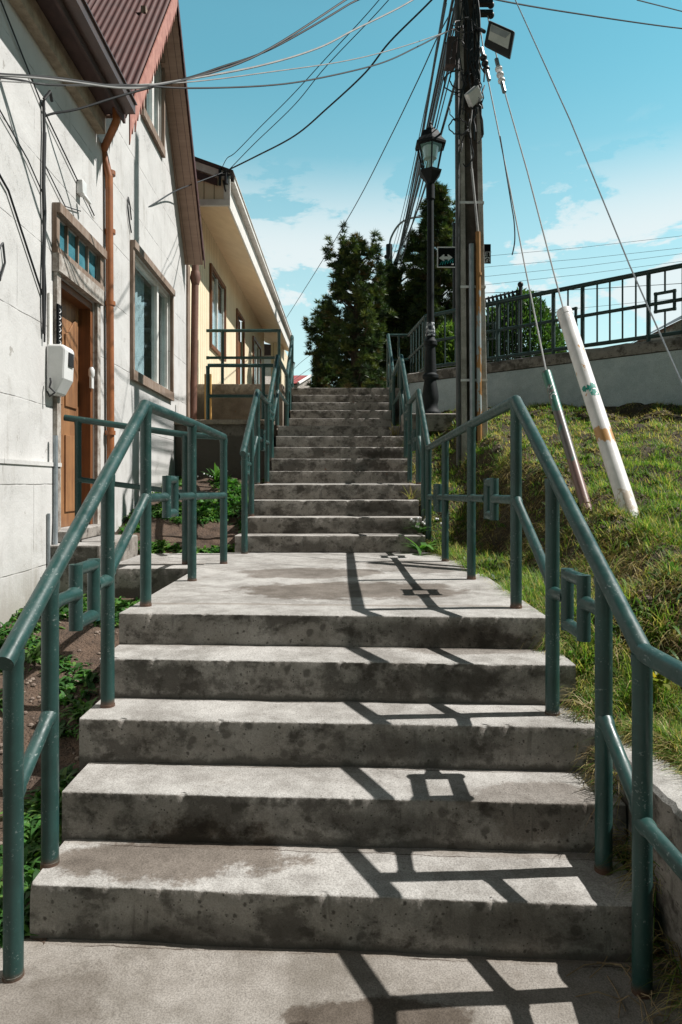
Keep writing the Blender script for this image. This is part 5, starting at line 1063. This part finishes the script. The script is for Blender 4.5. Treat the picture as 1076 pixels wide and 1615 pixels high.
N = 11000; y = 2.7 + 4.2 * rng.random(N) ** 1.2; xe = np.interp(y, [a for a, b in XE], [b for a, b in XE]); xx = xe + np.clip(rng.normal(.72, .24, N), .2, 1.5)
k = np.array([mnoise.noise(Vector((a * 3, b * 3, 12))) for a, b in zip(xx, y)]) > -.12; xx, y = xx[k], y[k]; N = len(xx); zz = np.array([hb(a, b) for a, b in zip(xx, y)]) - .004
col = cols_pick(rng, PALG, [.05, .07, .03, .32, .27, .26], N) * rng.uniform(.5, 1.1, (N, 1)); v, t, c = blades(np.stack([xx, y, zz], 1), rng.normal(math.pi, 1.0, N), rng.uniform(.06, .20, N), rng.uniform(.003, .006, N), rng.uniform(-.5, .9, N), rng.uniform(.3, 1.3, N), col, 4)
tag(np_mesh('thatch', v, t, M_GRASS, c), "matted dead straw hanging on the steep cut of the bank", "thatch", kind='stuff')
# coarse tufts, green and straw, and matted dead stalks on the steep cut
T_ = []
for q in range(900):
    y = 2.5 + 7.0 * rng.random() ** 1.5; xe_ = lerp_tab(XE, y); x = xe_ + min(2.3, .5 * y) * rng.random() ** 1.2
    if (x - A.x) * NRM.x + (y - A.y) * NRM.y < .1: continue
    st = 1.0 if (.25 < x - xe_ < 1.15 and y < 6.4) else 0.0; pd = .18 + .40 * st + .25 * max(0, -mnoise.noise(Vector((x * 1.3, y * 1.3, 4))))
    T_.append((x, y, hb(x, y) - .01, rng.random() < pd, rng.uniform(.6, 1.25), st))
P_, H_, LN, WD, RS, DR, CC = [], [], [], [], [], [], []
for (x, y, z, dr_, sc_, st) in T_:
    m = int(rng.integers(14, 34)); h0 = rng.uniform(0, 6.28)
    for q in range(m):
        P_.append((x + rng.normal(0, .022), y + rng.normal(0, .022), z)); H_.append(rng.uniform(0, 6.28) if not dr_ or rng.random() < .5 else math.pi + rng.normal(0, .8)); LN.append(rng.uniform(.07, .19) * sc_); WD.append(rng.uniform(.003, .0065) * (1 + y * .05)); RS.append(rng.uniform(.15, 1.2) if dr_ else rng.uniform(.6, 1.45)); DR.append(rng.uniform(.3, 1.1)); CC.append(np.array(PALG[int(rng.choice([3, 4, 4, 5]))] if dr_ else PALG[int(rng.choice([0, 1, 1, 2]))]) * rng.uniform(.7, 1.25))
v, t, c = blades(np.array(P_), np.array(H_), np.array(LN), np.array(WD), np.array(RS), np.array(DR), np.array(CC), 4)
tag(np_mesh('grass_tufts', v, t, M_GRASS, c), "coarse green and straw tufts standing up from the bank", "grass", kind='stuff')
mb = MB()
for q in range(500):
    r = random.Random(900 + q); y = r.uniform(2.9, 8.0); xe_ = lerp_tab(XE, y); x = xe_ + r.uniform(.15, 1.4); s_ = r.uniform(.006, .022); mb.sphere((x, y, hb(x, y) + s_ * .2), s_, 6, 4, .7)
tag(mb.build('bank_stones', simple("earthy stones", (.20, .16, .12), (.09, .07, .05), 20, .9)), "small stones and clods on the steep cut of the bank", "stones", kind='stuff')
# leafy clumps on the bank
def clumps(name, spots, lab, seed, L0=.09, L1=.2, w=.03, pal=None, per=11):
    g = np.random.default_rng(seed); P_ = []; H = []; LN = []; WD = []; RS = []; DR = []; C_ = []
    pal = pal or [(.05, .15, .03), (.08, .20, .04), (.035, .10, .025), (.12, .22, .05)]
    for (x, y_, z, s) in spots:
        m = int(per * g.uniform(.7, 1.4)); base = np.array(pal[g.integers(len(pal))]); h0 = g.uniform(0, 6.28)
        for q in range(m):
            P_.append((x + g.normal(0, .015), y_ + g.normal(0, .015), z - .01)); H.append(h0 + q * 2.4 + g.normal(0, .3)); LN.append(g.uniform(L0, L1) * s); WD.append(w * g.uniform(.7, 1.3) * s); RS.append(g.uniform(.35, 1.35)); DR.append(g.uniform(.3, .95)); C_.append(base * g.uniform(.7, 1.3))
    v, t, c = blades(np.array(P_), np.array(H), np.array(LN), np.array(WD), np.array(RS), np.array(DR), np.array(C_), 5, [.25, .8, 1.0, .9, .55, .04])
    return tag(np_mesh(name, v, t, M_LEAF, c, smooth=True), lab, "weeds", kind='stuff')
sp = []
for q in range(420):
    y = 3.2 + 6.5 * rng.random() ** 1.2; xe_ = lerp_tab(XE, y); x = xe_ + .05 + min(2.2, .45 * y) * rng.random() ** 1.4
    sp.append((x, y, hb(x, y), rng.uniform(.35, .75)))
clumps('bank_weeds', sp, "small broad leaved weeds dotted through the bank grass", 3, w=.028, pal=[(.07, .15, .035), (.1, .2, .05), (.05, .1, .03), (.14, .2, .06)])
sp = []
for q in range(2300):
    y = rng.uniform(2.2, 5.2); x = rng.uniform(xw(y) + .05, -1.09)
    f = mnoise.noise(Vector((x * 1.6, y * 1.3, 2)))
    edge = x > -1.34 + .1 * f; back = y > 4.55; wallb = x < xw(y) + .45
    if (edge and (y < 3.1 or y > 3.9) and rng.random() < .8) or (back and rng.random() < .6) or (wallb and y > 3.6 and rng.random() < .4) or (f > .45 and rng.random() < .5): sp.append((x, y, gl(x, y), rng.uniform(.5, 1.0)))
for q in range(1300):
    y = rng.uniform(6.5, 9.6); x = rng.uniform(xw(y) + .05, -1.03); f = mnoise.noise(Vector((x * 1.8, y * 1.8, 6)))
    if f > -.05: sp.append((x, y, gl(x, y), rng.uniform(.7, 1.25)))
clumps('garden_weeds', sp, "lush broad leaved weeds between the white house and the steps", 5, L0=.05, L1=.15, w=.026, per=13)
# pebbles and dead leaves on the bare soil
mb = MB()
for q in range(420):
    r = random.Random(q); y = r.uniform(2.3, 5.1); x = r.uniform(-2.1, -1.15); s = r.uniform(.004, .016); mb.sphere((x, y, gl(x, y) + s * .3), s, 6, 4, .7)
tag(mb.build('pebbles', simple("soil pebbles", (.26, .21, .17), (.14, .1, .08), 20, .9)), "small pebbles scattered on the bare soil by the house", "pebbles", kind='stuff')
# single weeds by the steps
def weed(label, p, n, L_, w, pal, up=(.8, 1.4), dr=(.1, .5), seed=1, flowers=0, segs=5, prof=None):
    g = np.random.default_rng(seed); T = thing('weed', tuple(p), label, 'weed')
    pos = np.array(p)[None] + g.normal(0, .02, (n, 3)) * [1, 1, .1]; v, t, c = blades(pos, g.uniform(0, 6.28, n), g.uniform(.6, 1.1, n) * L_, np.full(n, w), g.uniform(*up, n), g.uniform(*dr, n), np.array(pal)[g.integers(len(pal), size=n)] * g.uniform(.8, 1.2, (n, 1)), segs, prof)
    np_mesh('leaves', v, t, M_LEAF, c, T, True)
    if flowers:
        m = MB()
        for q in range(flowers): m.sphere(Vector(p) + Vector((g.normal(0, .1), g.normal(0, .06), g.uniform(.06, .16))), .012, 8, 6)
        m.build('flower', M_SIGNWHITE, T)
LP = [.25, .8, 1, .9, .55, .04]
weed("dry golden weed sprouting on the second flight edge", (.70, 7.24, 1.36), 16, .26, .010, [(.35, .27, .12), (.3, .24, .1), (.2, .2, .06)], seed=2)
weed("dry wisp growing at the foot of the third flight corner", (.68, 9.66, 2.2), 12, .25, .012, [(.4, .32, .16), (.3, .24, .1)], seed=3)
weed("broad green fern like weed overlapping the second flight", (.70, 6.36, .90), 16, .34, .055, [(.07, .17, .04), (.10, .22, .05)], up=(.3, 1.1), dr=(.2, .7), seed=4, prof=LP)
weed("leafy weed with tiny white flowers beside the second flight", (.74, 6.62, 1.05), 14, .26, .04, [(.05, .11, .04), (.07, .14, .04)], up=(.3, 1.2), dr=(.2, .7), seed=5, flowers=14, prof=LP)
weed("yellow green grass tuft at the landing corner", (.90, 6.2, .87), 40, .22, .007, [(.2, .24, .06), (.28, .25, .1)], seed=6)
weed("pale seed stem drooping over the third step end", (1.02, 2.86, .60), 7, .42, .005, [(.4, .33, .2)], up=(.2, .6), dr=(.8, 1.4), seed=8)
weed("yellowing leafy weed above the kerb wall", (1.36, 2.95, .66), 16, .16, .03, [(.35, .25, .03), (.2, .22, .05)], up=(.3, 1.2), seed=9, prof=LP)
weed("tall leafy weed with white bloom under the dark terrace wall", (-1.75, 9.3, 1.55), 18, .34, .05, [(.06, .16, .04), (.09, .2, .05)], seed=10, flowers=8, prof=LP)
mb = MB(); r = random.Random(4)
for q in range(40):
    x, y = r.uniform(.80, 1.02), r.uniform(1.75, 2.2); a = r.uniform(0, 6.28); l = r.uniform(.03, .14); mb.tube([(x, y, .006), (x + l * math.cos(a) * .5, y + l * math.sin(a) * .5, .012 + r.uniform(0, .02)), (x + l * math.cos(a), y + l * math.sin(a), .006)], .0018, 5)
tag(mb.build('straw_litter', simple("dead straw", (.32, .24, .14), (.2, .14, .08), 20, .9)), "dead straw and twigs littering the dark lower right corner", "litter", kind='stuff')
